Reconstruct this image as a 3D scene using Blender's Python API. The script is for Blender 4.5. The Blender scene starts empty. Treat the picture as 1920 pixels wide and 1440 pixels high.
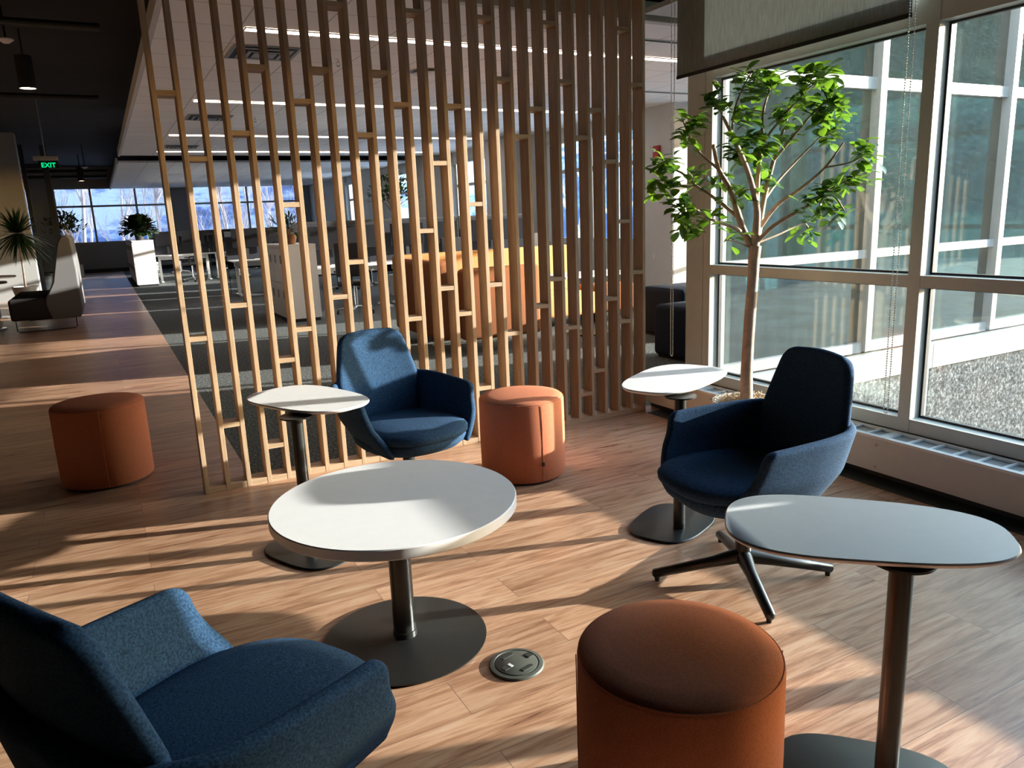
import bpy, bmesh, math, random
from mathutils import Vector, Matrix, noise

# ------------------------------------------------------------------ camera, sky, sun, exposure
scene = bpy.context.scene
scene.view_settings.view_transform = 'Standard'
scene.view_settings.look = 'None'
scene.view_settings.gamma = 1
scene.view_settings.use_curve_mapping = False
scene.view_settings.exposure = 0.76
scene.cycles.use_denoising = True
scene.cycles.max_bounces = 10
scene.cycles.diffuse_bounces = 6
scene.cycles.glossy_bounces = 4
scene.cycles.transparent_max_bounces = 24
scene.cycles.sample_clamp_indirect = 8
scene.cycles.caustics_reflective = False
scene.cycles.caustics_refractive = False

COL = bpy.context.collection
cam_d = bpy.data.cameras.new('camera')
cam = bpy.data.objects.new('camera', cam_d)
COL.objects.link(cam)
cam_d.sensor_width = 36
cam_d.lens = 1415 / 1920 * 36
cam_d.clip_start = 0.05
cam_d.clip_end = 2000
CAM_R = Matrix(((0.880, 0.137, -0.454), (-0.473, 0.173, -0.864), (-0.040, 0.975, 0.217)))
cam.matrix_world = Matrix.Translation((0, 0, 1.42)) @ CAM_R.to_4x4()
scene.camera = cam

SUN_DIR = Vector((1, -0.31, 0.1925)).normalized()
world = bpy.data.worlds.new('world')
scene.world = world
world.use_nodes = True
wn = world.node_tree
bg = wn.nodes['Background']
sky = wn.nodes.new('ShaderNodeTexSky')
sky.sky_type = 'NISHITA'
sky.sun_disc = False
sky.sun_elevation = math.radians(10.5)
sky.sun_rotation = math.atan2(SUN_DIR.x, SUN_DIR.y)
sky.air_density = 1.0
sky.dust_density = 0.4
sky.ozone_density = 1.2
wn.links.new(sky.outputs[0], bg.inputs[0])
bg.inputs[1].default_value = 2.0

sun_d = bpy.data.lights.new('sun', 'SUN')
sun_d.energy = 12.5
sun_d.angle = math.radians(0.55)
sun_d.color = (1.0, 0.945, 0.88)
sun = bpy.data.objects.new('sun', sun_d)
COL.objects.link(sun)
sun.rotation_euler = SUN_DIR.to_track_quat('Z', 'Y').to_euler()
sun.location = (30, -9, 8)

# ------------------------------------------------------------------ materials
MATS = {}


def new_mat(name):
    m = bpy.data.materials.new(name)
    m.use_nodes = True
    MATS[name] = m
    return m, m.node_tree, m.node_tree.nodes['Principled BSDF']


def coords(nt, kind='Object', scale=(1, 1, 1)):
    tc = nt.nodes.new('ShaderNodeTexCoord')
    mp = nt.nodes.new('ShaderNodeMapping')
    mp.inputs['Scale'].default_value = scale
    nt.links.new(tc.outputs[kind], mp.inputs[0])
    return mp.outputs[0]


def ramp(nt, fac, stops):
    r = nt.nodes.new('ShaderNodeValToRGB')
    el = r.color_ramp.elements
    while len(el) < len(stops):
        el.new(0.5)
    for e, (p, c) in zip(el, stops):
        e.position = p
        e.color = (c[0], c[1], c[2], 1)
    nt.links.new(fac, r.inputs[0])
    return r.outputs[0]


def noise_tex(nt, vec, scale, detail=4, rough=0.6):
    n = nt.nodes.new('ShaderNodeTexNoise')
    n.inputs['Scale'].default_value = scale
    n.inputs['Detail'].default_value = detail
    n.inputs['Roughness'].default_value = rough
    nt.links.new(vec, n.inputs['Vector'])
    return n.outputs['Fac']


def bump(nt, b, h, strength=0.2, dist=0.002):
    bm_ = nt.nodes.new('ShaderNodeBump')
    bm_.inputs['Strength'].default_value = strength
    bm_.inputs['Distance'].default_value = dist
    nt.links.new(h, bm_.inputs['Height'])
    nt.links.new(bm_.outputs[0], b.inputs['Normal'])


def simple(name, col, rough=0.5, metal=0.0, var=0.06, nscale=20, bmp=0.0, spec=0.5, kind='Object', scale=(1, 1, 1)):
    m, nt, b = new_mat(name)
    v = coords(nt, kind, scale)
    f = noise_tex(nt, v, nscale)
    lo = [max(0, c * (1 - var)) for c in col]
    hi = [min(1, c * (1 + var)) for c in col]
    nt.links.new(ramp(nt, f, [(0.3, lo), (0.7, hi)]), b.inputs['Base Color'])
    b.inputs['Roughness'].default_value = rough
    b.inputs['Metallic'].default_value = metal
    b.inputs['Specular IOR Level'].default_value = spec
    if bmp:
        bump(nt, b, f, bmp)
    return m


def fabric(name, c1, c2, scale=260, sheen=0.25):
    m, nt, b = new_mat(name)
    v = coords(nt)
    f1 = noise_tex(nt, v, scale, 3, 0.7)
    nt.links.new(ramp(nt, f1, [(0.35, c1), (0.65, c2)]), b.inputs['Base Color'])
    b.inputs['Roughness'].default_value = 0.95
    b.inputs['Specular IOR Level'].default_value = 0.15
    b.inputs['Sheen Weight'].default_value = sheen
    b.inputs['Sheen Roughness'].default_value = 0.6
    b.inputs['Sheen Tint'].default_value = (c2[0], c2[1], c2[2], 1)
    bump(nt, b, f1, 0.35, 0.001)
    return m


def wood_floor():
    m, nt, b = new_mat('plank_floor')
    v = coords(nt)
    br = nt.nodes.new('ShaderNodeTexBrick')
    br.inputs['Scale'].default_value = 1
    br.inputs['Brick Width'].default_value = 1.22
    br.inputs['Row Height'].default_value = 0.18
    br.inputs['Mortar Size'].default_value = 0.0012
    br.inputs['Mortar Smooth'].default_value = 0.3
    br.inputs['Bias'].default_value = -0.3
    br.offset = 0.37
    br.inputs['Color1'].default_value = (0.0, 0.0, 0.0, 1)
    br.inputs['Color2'].default_value = (1, 1, 1, 1)
    br.inputs['Mortar'].default_value = (0.4, 0.4, 0.4, 1)
    nt.links.new(v, br.inputs['Vector'])
    sep = nt.nodes.new('ShaderNodeSeparateColor')
    nt.links.new(br.outputs['Color'], sep.inputs[0])
    # offset grain per plank
    cmb = nt.nodes.new('ShaderNodeCombineXYZ')
    mul = nt.nodes.new('ShaderNodeMath')
    mul.operation = 'MULTIPLY'
    mul.inputs[1].default_value = 13.7
    nt.links.new(sep.outputs[0], mul.inputs[0])
    nt.links.new(mul.outputs[0], cmb.inputs[0])
    nt.links.new(mul.outputs[0], cmb.inputs[2])
    add = nt.nodes.new('ShaderNodeVectorMath')
    nt.links.new(v, add.inputs[0])
    nt.links.new(cmb.outputs[0], add.inputs[1])
    mp = nt.nodes.new('ShaderNodeMapping')
    mp.inputs['Scale'].default_value = (1.3, 13, 1)
    nt.links.new(add.outputs[0], mp.inputs[0])
    nz = nt.nodes.new('ShaderNodeTexNoise')
    nz.inputs['Scale'].default_value = 2.2
    nz.inputs['Detail'].default_value = 7
    nz.inputs['Roughness'].default_value = 0.62
    nz.inputs['Distortion'].default_value = 0.9
    nt.links.new(mp.outputs[0], nz.inputs['Vector'])
    mp2 = nt.nodes.new('ShaderNodeMapping')
    mp2.inputs['Scale'].default_value = (3, 90, 1)
    nt.links.new(add.outputs[0], mp2.inputs[0])
    f2 = noise_tex(nt, mp2.outputs[0], 3, 3, 0.6)
    mix = nt.nodes.new('ShaderNodeMath')
    mix.operation = 'MULTIPLY_ADD'
    nt.links.new(f2, mix.inputs[0])
    mix.inputs[1].default_value = 0.35
    nt.links.new(nz.outputs['Fac'], mix.inputs[2])
    c = ramp(nt, mix.outputs[0], [(0.42, (0.18, 0.080, 0.046)), (0.58, (0.40, 0.205, 0.120)), (0.72, (0.58, 0.340, 0.215)), (0.9, (0.66, 0.44, 0.31))])
    hs = nt.nodes.new('ShaderNodeMix')
    hs.data_type = 'RGBA'
    hs.blend_type = 'MULTIPLY'
    tint = ramp(nt, sep.outputs[0], [(0.0, (0.80, 0.79, 0.78)), (0.5, (1, 1, 1)), (1.0, (0.90, 0.90, 0.92))])
    hs.inputs[0].default_value = 1
    nt.links.new(c, hs.inputs[6])
    nt.links.new(tint, hs.inputs[7])
    seam = nt.nodes.new('ShaderNodeMix')
    seam.data_type = 'RGBA'
    nt.links.new(br.outputs['Fac'], seam.inputs[0])
    nt.links.new(hs.outputs[2], seam.inputs[6])
    seam.inputs[7].default_value = (0.16, 0.09, 0.065, 1)
    nt.links.new(seam.outputs[2], b.inputs['Base Color'])
    rr = ramp(nt, nz.outputs['Fac'], [(0.3, (0.27, 0.27, 0.27)), (0.8, (0.40, 0.40, 0.40))])
    nt.links.new(rr, b.inputs['Roughness'])
    b.inputs['Specular IOR Level'].default_value = 0.5
    bump(nt, b, mix.outputs[0], 0.10, 0.002)
    return m


def carpet():
    m, nt, b = new_mat('carpet')
    v = coords(nt)
    f = noise_tex(nt, v, 55, 5, 0.8)
    f2 = noise_tex(nt, v, 1.2, 2)
    c = ramp(nt, f, [(0.38, (0.035, 0.037, 0.037)), (0.55, (0.15, 0.16, 0.155)), (0.68, (0.55, 0.57, 0.56))])
    nt.links.new(c, b.inputs['Base Color'])
    b.inputs['Roughness'].default_value = 1
    b.inputs['Specular IOR Level'].default_value = 0.05
    bump(nt, b, f, 0.6, 0.004)
    return m


def slat_wood(name, c1, c2, c3, axis=2):
    m, nt, b = new_mat(name)
    sc = [28, 28, 28]
    sc[axis] = 1.6
    v = coords(nt, 'Object', tuple(sc))
    f = noise_tex(nt, v, 3.0, 5, 0.6)
    nt.links.new(ramp(nt, f, [(0.3, c1), (0.5, c2), (0.72, c3)]), b.inputs['Base Color'])
    b.inputs['Roughness'].default_value = 0.48
    bump(nt, b, f, 0.15, 0.001)
    return m


def glass(name, tint, refl=0.06, rough=0.0, dirt=0.0):
    """thin architectural pane: tinted see-through plus a mirror layer"""
    m = bpy.data.materials.new(name)
    m.use_nodes = True
    MATS[name] = m
    nt = m.node_tree
    nt.nodes.clear()
    out = nt.nodes.new('ShaderNodeOutputMaterial')
    tr = nt.nodes.new('ShaderNodeBsdfTransparent')
    tr.inputs[0].default_value = (*tint, 1)
    gl = nt.nodes.new('ShaderNodeBsdfGlossy')
    gl.inputs[0].default_value = (0.9, 1.0, 0.95, 1)
    gl.inputs['Roughness'].default_value = rough
    fr = nt.nodes.new('ShaderNodeLayerWeight')
    fr.inputs[0].default_value = 0.25
    ma = nt.nodes.new('ShaderNodeMath')
    ma.operation = 'MULTIPLY_ADD'
    nt.links.new(fr.outputs['Fresnel'], ma.inputs[0])
    ma.inputs[1].default_value = 0.55
    ma.inputs[2].default_value = refl
    ma.use_clamp = True
    mx = nt.nodes.new('ShaderNodeMixShader')
    nt.links.new(ma.outputs[0], mx.inputs[0])
    nt.links.new(tr.outputs[0], mx.inputs[1])
    nt.links.new(gl.outputs[0], mx.inputs[2])
    last = mx.outputs[0]
    if dirt:
        v = coords(nt, 'Object', (1, 1, 0.25))
        f1 = noise_tex(nt, v, 3, 6, 0.75)
        v2 = coords(nt, 'Object', (1, 1, 1))
        f2 = noise_tex(nt, v2, 160, 2, 0.5)
        mm = nt.nodes.new('ShaderNodeMath')
        mm.operation = 'MULTIPLY'
        nt.links.new(f1, mm.inputs[0])
        nt.links.new(f2, mm.inputs[1])
        fac = ramp(nt, mm.outputs[0], [(0.12, (0, 0, 0)), (0.42, (dirt, dirt, dirt))])
        df = nt.nodes.new('ShaderNodeBsdfTranslucent')
        df.inputs[0].default_value = (0.75, 0.75, 0.72, 1)
        mx2 = nt.nodes.new('ShaderNodeMixShader')
        nt.links.new(fac, mx2.inputs[0])
        nt.links.new(last, mx2.inputs[1])
        nt.links.new(df.outputs[0], mx2.inputs[2])
        last = mx2.outputs[0]
    nt.links.new(last, out.inputs[0])
    return m


def emis(name, col, s):
    m, nt, b = new_mat(name)
    b.inputs['Base Color'].default_value = (*col, 1)
    b.inputs['Emission Color'].default_value = (*col, 1)
    b.inputs['Emission Strength'].default_value = s
    return m


def blind_fabric():
    m = bpy.data.materials.new('blind_fabric')
    m.use_nodes = True
    nt = m.node_tree
    nt.nodes.clear()
    out = nt.nodes.new('ShaderNodeOutputMaterial')
    v = coords(nt, 'Object', (1, 1, 0.12))
    f = noise_tex(nt, v, 90, 3, 0.6)
    c = ramp(nt, f, [(0.3, (0.26, 0.275, 0.27)), (0.7, (0.36, 0.38, 0.37))])
    d = nt.nodes.new('ShaderNodeBsdfDiffuse')
    t = nt.nodes.new('ShaderNodeBsdfTranslucent')
    p = nt.nodes.new('ShaderNodeBsdfTransparent')
    nt.links.new(c, d.inputs[0])
    nt.links.new(c, t.inputs[0])
    a = nt.nodes.new('ShaderNodeMixShader')
    a.inputs[0].default_value = 0.27
    nt.links.new(d.outputs[0], a.inputs[1])
    nt.links.new(t.outputs[0], a.inputs[2])
    b2 = nt.nodes.new('ShaderNodeMixShader')
    b2.inputs[0].default_value = 0.03
    nt.links.new(a.outputs[0], b2.inputs[1])
    nt.links.new(p.outputs[0], b2.inputs[2])
    nt.links.new(b2.outputs[0], out.inputs[0])
    MATS['blind_fabric'] = m
    return m


def ceiling_tile():
    m, nt, b = new_mat('ceiling_tile')
    v = coords(nt)
    br = nt.nodes.new('ShaderNodeTexBrick')
    br.inputs['Scale'].default_value = 1
    br.inputs['Brick Width'].default_value = 0.61
    br.inputs['Row Height'].default_value = 0.61
    br.offset = 0
    br.inputs['Mortar Size'].default_value = 0.006
    br.inputs['Color1'].default_value = (0.93, 0.90, 0.865, 1)
    br.inputs['Color2'].default_value = (0.88, 0.855, 0.82, 1)
    br.inputs['Mortar'].default_value = (0.50, 0.49, 0.47, 1)
    nt.links.new(v, br.inputs['Vector'])
    nt.links.new(br.outputs['Color'], b.inputs['Base Color'])
    b.inputs['Roughness'].default_value = 0.9
    return m


def granite():
    m, nt, b = new_mat('granite_aggregate')
    v = coords(nt)
    f = noise_tex(nt, v, 34, 5, 0.85)
    nt.links.new(ramp(nt, f, [(0.38, (0.03, 0.03, 0.03)), (0.52, (0.115, 0.115, 0.112)), (0.64, (0.36, 0.355, 0.345))]), b.inputs['Base Color'])
    b.inputs['Roughness'].default_value = 0.95
    b.inputs['Specular IOR Level'].default_value = 0.0
    return m


def snow_mountain():
    m, nt, b = new_mat('snowy_mountain')
    v = coords(nt, 'Object', (1, 1, 1.6))
    f = noise_tex(nt, v, 0.05, 9, 0.62)
    f2 = noise_tex(nt, v, 0.6, 5, 0.7)
    mm = nt.nodes.new('ShaderNodeMath')
    mm.operation = 'MULTIPLY_ADD'
    nt.links.new(f2, mm.inputs[0])
    mm.inputs[1].default_value = 0.35
    nt.links.new(f, mm.inputs[2])
    nt.links.new(ramp(nt, mm.outputs[0], [(0.56, (0.06, 0.09, 0.20)), (0.64, (0.15, 0.23, 0.44)), (0.73, (0.80, 0.82, 0.88))]), b.inputs['Base Color'])
    b.inputs['Roughness'].default_value = 0.8
    return m


def forest():
    m, nt, b = new_mat('evergreen_slope')
    v = coords(nt)
    f = noise_tex(nt, v, 0.8, 8, 0.75)
    nt.links.new(ramp(nt, f, [(0.4, (0.006, 0.022, 0.014)), (0.55, (0.025, 0.060, 0.040)), (0.68, (0.10, 0.13, 0.13))]), b.inputs['Base Color'])
    b.inputs['Roughness'].default_value = 0.9
    return m


def leaf_mat(name, c1, c2, trans=(0.30, 0.55, 0.04), ts=0.45):
    m, nt, b = new_mat(name)
    v = coords(nt)
    f = noise_tex(nt, v, 12, 2)
    col = ramp(nt, f, [(0.35, c1), (0.65, c2)])
    nt.links.new(col, b.inputs['Base Color'])
    b.inputs['Roughness'].default_value = 0.33
    tl = nt.nodes.new('ShaderNodeBsdfTranslucent')
    tl.inputs[0].default_value = (*trans, 1)
    mx = nt.nodes.new('ShaderNodeMixShader')
    mx.inputs[0].default_value = ts
    nt.links.new(b.outputs[0], mx.inputs[1])
    nt.links.new(tl.outputs[0], mx.inputs[2])
    nt.links.new(mx.outputs[0], nt.nodes['Material Output'].inputs[0])
    return m


M_floor = wood_floor()
M_carpet = carpet()
M_slat = slat_wood('oak_slat', (0.34, 0.225, 0.14), (0.44, 0.30, 0.19), (0.52, 0.37, 0.25))
M_slath = slat_wood('oak_rung', (0.35, 0.23, 0.14), (0.45, 0.31, 0.20), (0.52, 0.37, 0.25), 0)
M_white = simple('white_laminate', (0.74, 0.72, 0.74), 0.42, var=0.02)
M_black = simple('black_powder_coat', (0.014, 0.015, 0.015), 0.30, var=0.15, nscale=60)
M_blackm = simple('matte_black', (0.012, 0.012, 0.013), 0.7, var=0.2)
M_chrome = simple('chrome', (0.6, 0.6, 0.6), 0.15, 1.0)
M_alu = simple('painted_aluminium', (0.47, 0.485, 0.455), 0.38, 0.0, 0.03)
M_alu_out = simple('white_aluminium', (0.30, 0.30, 0.29), 0.35, 0.0, 0.05, nscale=5)
M_gasket = simple('black_gasket', (0.02, 0.02, 0.025), 0.6)
M_wall = simple('wall_paint', (0.60, 0.60, 0.58), 0.85, var=0.02, nscale=4)
M_wallg = simple('wall_paint_grey', (0.33, 0.33, 0.32), 0.85, var=0.02, nscale=4)
M_ceil = ceiling_tile()
M_ceilw = simple('ceiling_gypsum', (0.60, 0.59, 0.57), 0.9, var=0.02)
M_dark = simple('black_ceiling_paint', (0.010, 0.010, 0.011), 0.85, var=0.4, nscale=2)
M_duct = simple('dark_duct_paint', (0.017, 0.018, 0.017), 0.5, var=0.3)
M_base = simple('black_rubber_base', (0.018, 0.022, 0.021), 0.45)
M_blue = fabric('blue_felt', (0.010, 0.026, 0.058), (0.032, 0.078, 0.160), 190, 0.06)
M_orange = fabric('rust_fabric', (0.40, 0.130, 0.070), (0.51, 0.185, 0.105), 240, 0.08)
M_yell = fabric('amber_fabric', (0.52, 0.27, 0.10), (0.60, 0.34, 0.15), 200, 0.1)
M_yell_shade = fabric('amber_fabric_shaded', (0.27, 0.10, 0.042), (0.34, 0.13, 0.06), 200, 0.1)  # amber with shade mixed into the colour, for sofa sides, near seat and bench
M_grey = fabric('grey_wool', (0.10, 0.095, 0.095), (0.19, 0.185, 0.18), 200, 0.1)
M_greyd = fabric('charcoal_wool', (0.03, 0.028, 0.03), (0.055, 0.05, 0.05), 200, 0.1)
M_divid = fabric('divider_fabric', (0.020, 0.021, 0.026), (0.040, 0.042, 0.052), 200, 0.0)
M_navy = fabric('dark_navy_fabric', (0.012, 0.017, 0.026), (0.03, 0.036, 0.05), 200, 0.1)
M_glass_in = glass('window_glass', (0.93, 0.96, 0.94), 0.03, dirt=0.010)
M_glass_fac = glass('green_tinted_glass', (0.20, 0.30, 0.26), 0.15)
M_glass_tint = glass('view_dimming_glass', (0.46, 0.47, 0.50), 0.02)  # tint added to dim the bright mountains in the far windows
M_glass_far = glass('clear_glass', (0.95, 0.97, 0.97), 0.02)
M_blind = blind_fabric()
M_bead = simple('steel_bead', (0.75, 0.76, 0.70), 0.35, 0.35)
M_heat = simple('heater_enamel', (0.60, 0.58, 0.55), 0.5, var=0.02)
M_heatw = simple('heater_grille_white', (0.78, 0.78, 0.76), 0.4, var=0.02)
M_mesh = simple('heater_mesh', (0.42, 0.42, 0.41), 0.5, 0.0, 0.3, 300)
M_box = simple('floor_box_plastic', (0.075, 0.080, 0.070), 0.42, var=0.1)
M_boxd = simple('floor_box_dark', (0.03, 0.033, 0.03), 0.5)
M_labelw = simple('white_label', (0.6, 0.6, 0.6), 0.5)
M_granite = granite()
M_panel = simple('facade_panel', (0.34, 0.34, 0.33), 0.8, spec=0.05, var=0.06, nscale=2)
M_snow = snow_mountain()
M_forest = forest()
M_scrub = simple('trampled_scrub_snow', (0.08, 0.085, 0.085), 0.9, var=0.6, nscale=0.7)
M_ground = simple('snow_ground', (0.75, 0.78, 0.85), 0.8, var=0.1, nscale=0.5)
M_birch = simple('birch_bark', (0.62, 0.55, 0.52), 0.8, var=0.3, nscale=3)
M_leaf = leaf_mat('ficus_leaf', (0.016, 0.055, 0.010), (0.045, 0.12, 0.018), (0.20, 0.40, 0.03), 0.30)
M_leafd = leaf_mat('dark_leaf', (0.012, 0.028, 0.012), (0.025, 0.055, 0.018), (0.03, 0.08, 0.01), 0.2)
M_bark = simple('ficus_bark', (0.42, 0.31, 0.24), 0.75, var=0.25, nscale=25, bmp=0.4)
M_moss = simple('dried_moss', (0.48, 0.36, 0.24), 0.95, var=0.3, nscale=60)
M_pot = simple('white_pot', (0.62, 0.61, 0.59), 0.3)
M_led = emis('led_diffuser', (1.0, 0.83, 0.72), 7.5)
M_led2 = emis('downlight_lens', (1.0, 0.9, 0.78), 1.5)
M_exit = emis('exit_green', (0.0, 0.55, 0.20), 0.9)
M_red = simple('red_plastic', (0.38, 0.02, 0.02), 0.4)
M_scr = simple('screen_black', (0.012, 0.012, 0.014), 0.2)
M_ply = simple('pale_birch_veneer', (0.62, 0.50, 0.38), 0.4)
M_tabled = simple('walnut_tabletop', (0.14, 0.10, 0.085), 0.35)
M_steel = simple('brushed_steel', (0.35, 0.36, 0.36), 0.4, 0.6)
M_wicker = simple('wicker', (0.20, 0.09, 0.04), 0.8, var=0.5, nscale=50)


# ------------------------------------------------------------------ mesh builder
class MB:
    def __init__(self):
        self.bm = bmesh.new()

    def box(self, x0, x1, y0, y1, z0, z1, bev=0.0):
        bm = self.bm
        n0 = len(bm.verts)
        vs = [bm.verts.new((x, y, z)) for x in (x0, x1) for y in (y0, y1) for z in (z0, z1)]
        fs = [(0, 1, 3, 2), (4, 6, 7, 5), (0, 4, 5, 1), (2, 3, 7, 6), (0, 2, 6, 4), (1, 5, 7, 3)]
        faces = [bm.faces.new([vs[i] for i in f]) for f in fs]
        if bev:
            es = list({e for f in faces for e in f.edges})
            bmesh.ops.bevel(bm, geom=es, offset=bev, segments=3, affect='EDGES', profile=0.5)
        return self

    def cyl(self, x, y, z0, z1, r0, r1=None, seg=32, cap=True):
        r1 = r0 if r1 is None else r1
        return self.tube([(x, y, z0), (x, y, z1)], [r0, r1], seg, cap)

    def tube(self, pts, rad, seg=12, cap=True):
        bm = self.bm
        pts = [Vector(p) for p in pts]
        if not isinstance(rad, (list, tuple)):
            rad = [rad] * len(pts)
        rings = []
        ref = None
        for i, p in enumerate(pts):
            a = pts[max(i - 1, 0)]
            b = pts[min(i + 1, len(pts) - 1)]
            d = (b - a)
            if d.length < 1e-9:
                d = Vector((0, 0, 1))
            d.normalize()
            if ref is None:
                ref = Vector((1, 0, 0)) if abs(d.x) < 0.9 else Vector((0, 1, 0))
            u = (ref - d * ref.dot(d))
            if u.length < 1e-6:
                u = d.orthogonal()
            u.normalize()
            ref = u
            w = d.cross(u)
            rings.append([bm.verts.new(p + (u * math.cos(2 * math.pi * k / seg) + w * math.sin(2 * math.pi * k / seg)) * rad[i]) for k in range(seg)])
        for a, b in zip(rings, rings[1:]):
            for k in range(seg):
                bm.faces.new((a[k], a[(k + 1) % seg], b[(k + 1) % seg], b[k]))
        if cap:
            bm.faces.new(rings[0][::-1])
            bm.faces.new(rings[-1])
        return self

    def lathe(self, x, y, prof, seg=48):
        """prof: list of (r, z) bottom to top"""
        bm = self.bm
        rings = []
        for r, z in prof:
            if r < 1e-6:
                rings.append([bm.verts.new((x, y, z))])
            else:
                rings.append([bm.verts.new((x + r * math.cos(2 * math.pi * k / seg), y + r * math.sin(2 * math.pi * k / seg), z)) for k in range(seg)])
        for a, b in zip(rings, rings[1:]):
            if len(a) == 1 and len(b) == 1:
                continue
            for k in range(seg):
                k2 = (k + 1) % seg
                if len(a) == 1:
                    bm.faces.new((a[0], b[k2], b[k]))
                elif len(b) == 1:
                    bm.faces.new((a[k], a[k2], b[0]))
                else:
                    bm.faces.new((a[k], a[k2], b[k2], b[k]))
        if len(rings[0]) > 1:
            bm.faces.new(rings[0][::-1])
        if len(rings[-1]) > 1:
            bm.faces.new(rings[-1])
        return self

    def loft(self, rings, cap=True):
        bm = self.bm
        rr = [[bm.verts.new(p) for p in ring] for ring in rings]
        n = len(rr[0])
        for a, b in zip(rr, rr[1:]):
            for k in range(n):
                bm.faces.new((a[k], a[(k + 1) % n], b[(k + 1) % n], b[k]))
        if cap:
            bm.faces.new(rr[0][::-1])
            bm.faces.new(rr[-1])
        return self

    def poly(self, pts):
        self.bm.faces.new([self.bm.verts.new(p) for p in pts])
        return self

    def xform(self, mat):
        self.bm.transform(mat)
        return self

    def build(self, name, mat, parent=None, smooth=False, angle=35, recalc=True):
        bm = self.bm
        if recalc:
            bmesh.ops.recalc_face_normals(bm, faces=bm.faces)
        me = bpy.data.meshes.new(name)
        bm.to_mesh(me)
        bm.free()
        mats = mat if isinstance(mat, (list, tuple)) else [mat]
        for m in mats:
            me.materials.append(m)
        if smooth:
            for p in me.polygons:
                p.use_smooth = True
            try:
                me.set_sharp_from_angle(angle=math.radians(angle))
            except Exception:
                pass
        o = bpy.data.objects.new(name, me)
        COL.objects.link(o)
        if parent is not None:
            o.parent = parent
        return o


def tag(o, label, cat, group=None, kind=None):
    o['label'] = label
    o['category'] = cat
    if group:
        o['group'] = group
    if kind:
        o['kind'] = kind
    return o


def thing(name, label, cat, loc=(0, 0, 0), rz=0.0, group=None):
    o = bpy.data.objects.new(name, None)
    o.empty_display_size = 0.1
    COL.objects.link(o)
    o.location = loc
    o.rotation_euler = (0, 0, rz)
    return tag(o, label, cat, group)


def struct(o):
    o['kind'] = 'structure'
    return o


def sempty(name, loc=(0, 0, 0)):
    o = bpy.data.objects.new(name, None)
    COL.objects.link(o)
    o.location = loc
    return struct(o)


def copy_thing(src, loc, rz=None, label=None, group=None):
    r = src.copy()
    COL.objects.link(r)
    r.location = loc
    if rz is not None:
        r.rotation_euler = (0, 0, rz)
    if label:
        r['label'] = label
    if group:
        r['group'] = group
    for ch in list(src.children):
        c = ch.copy()
        COL.objects.link(c)
        c.parent = r
        for g in list(ch.children):
            d = g.copy()
            COL.objects.link(d)
            d.parent = c
    return r


def superell(a, b, n, k, seg, x=0, y=0, z=0, taper=0.0):
    t = 2 * math.pi * k / seg
    c, s = math.cos(t), math.sin(t)
    px = a * math.copysign(abs(c) ** (2 / n), c)
    py = b * math.copysign(abs(s) ** (2 / n), s)
    py *= 1 + taper * px / a
    return (x + px, y + py, z)


# ------------------------------------------------------------------ room shell
XW = 3.56      # inner face of the lounge window frames
YC = 3.98      # outer face of the wing facade
CZ = 2.98      # tile ceiling
FAR = 32.0

struct(MB().box(-9, XW, -6, 4.36, -0.12, 0).box(-9, 0.585, 4.36, FAR, -0.12, 0).build('floor', M_floor))
struct(MB().box(0.585, 8.3, 4.36, FAR, -0.12, 0.0).box(8.3, 10.7, 4.36, 9.5, -0.12, 0.0).box(XW, 10.7, 4.2, 4.36, -0.12, 0.0).build('floor_carpet', M_carpet))
# ceilings
c = MB().box(0.6, 7.95, 5.46, 18.2, CZ, CZ + 0.04)
struct(c.build('ceiling', M_ceil))
struct(MB().box(0.6, 7.75, 20.1, FAR, CZ, CZ + 0.04).build('ceiling', M_ceil))
struct(MB().box(4.15, 10.7, 4.05, 5.32, CZ, CZ + 0.04).box(7.95, 10.7, 5.46, 9.4, CZ, CZ + 0.04).build('ceiling', M_ceilw))
# white edge trims round the floating ceilings
t = MB().box(0.56, 0.6, 5.42, 18.2, CZ - 0.03, CZ + 0.10).box(0.56, 7.95, 5.38, 5.46, CZ - 0.03, CZ + 0.12)
t.box(0.56, 7.95, 18.2, 18.22, CZ - 0.01, CZ + 0.04)
t.box(0.56, 0.6, 20.1, FAR, CZ - 0.03, CZ + 0.1)
struct(t.build('trim_1', M_ceilw))
struct(MB().box(-9, XW + 0.2, -6, YC, 3.75, 3.85).box(-9, 8.15, YC, FAR + 0.3, 3.75, 3.85).box(8.15, 10.8, YC, 9.5, 3.75, 3.85).build('ceiling', M_dark))
# back, left and far walls
struct(MB().box(-9, XW + 0.1, -6.1, -6, -0.1, 3.8).build('wall_back', M_wallg))
struct(MB().box(-9.1, -9, -6, FAR, -0.1, 3.8).build('wall_left', M_wallg))
wf = MB()
ZT, ZB = 3.06, 1.04
ZR = [(-9, -2.55), (-1.98, -1.24), (2.45, 3.36), (7.3, 8.3)]
for a, b in ZR:
    wf.box(a, b, FAR, FAR + 0.3, 0, 3.8)
for a, b in ((-2.55, -1.98), (-1.24, 2.45), (3.36, 7.3)):
    wf.box(a, b, FAR, FAR + 0.3, 0, ZB).box(a, b, FAR, FAR + 0.3, ZT, 3.8)
struct(wf.build('wall_far', M_wallg))
struct(MB().box(-9, 8.3, FAR - 0.03, FAR, 0, 0.13).build('baseboard_far', M_base))
wi = 0


def window(n, fr, panes, glassmat=None, fmat=None, loc=(0, 0, 0)):
    w = sempty('window_%d' % n, loc)
    f = fr.build('window_frame', fmat or M_alu, w)
    for p in panes:
        p.build('glass_pane', glassmat or M_glass_far, w)
    return w


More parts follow.
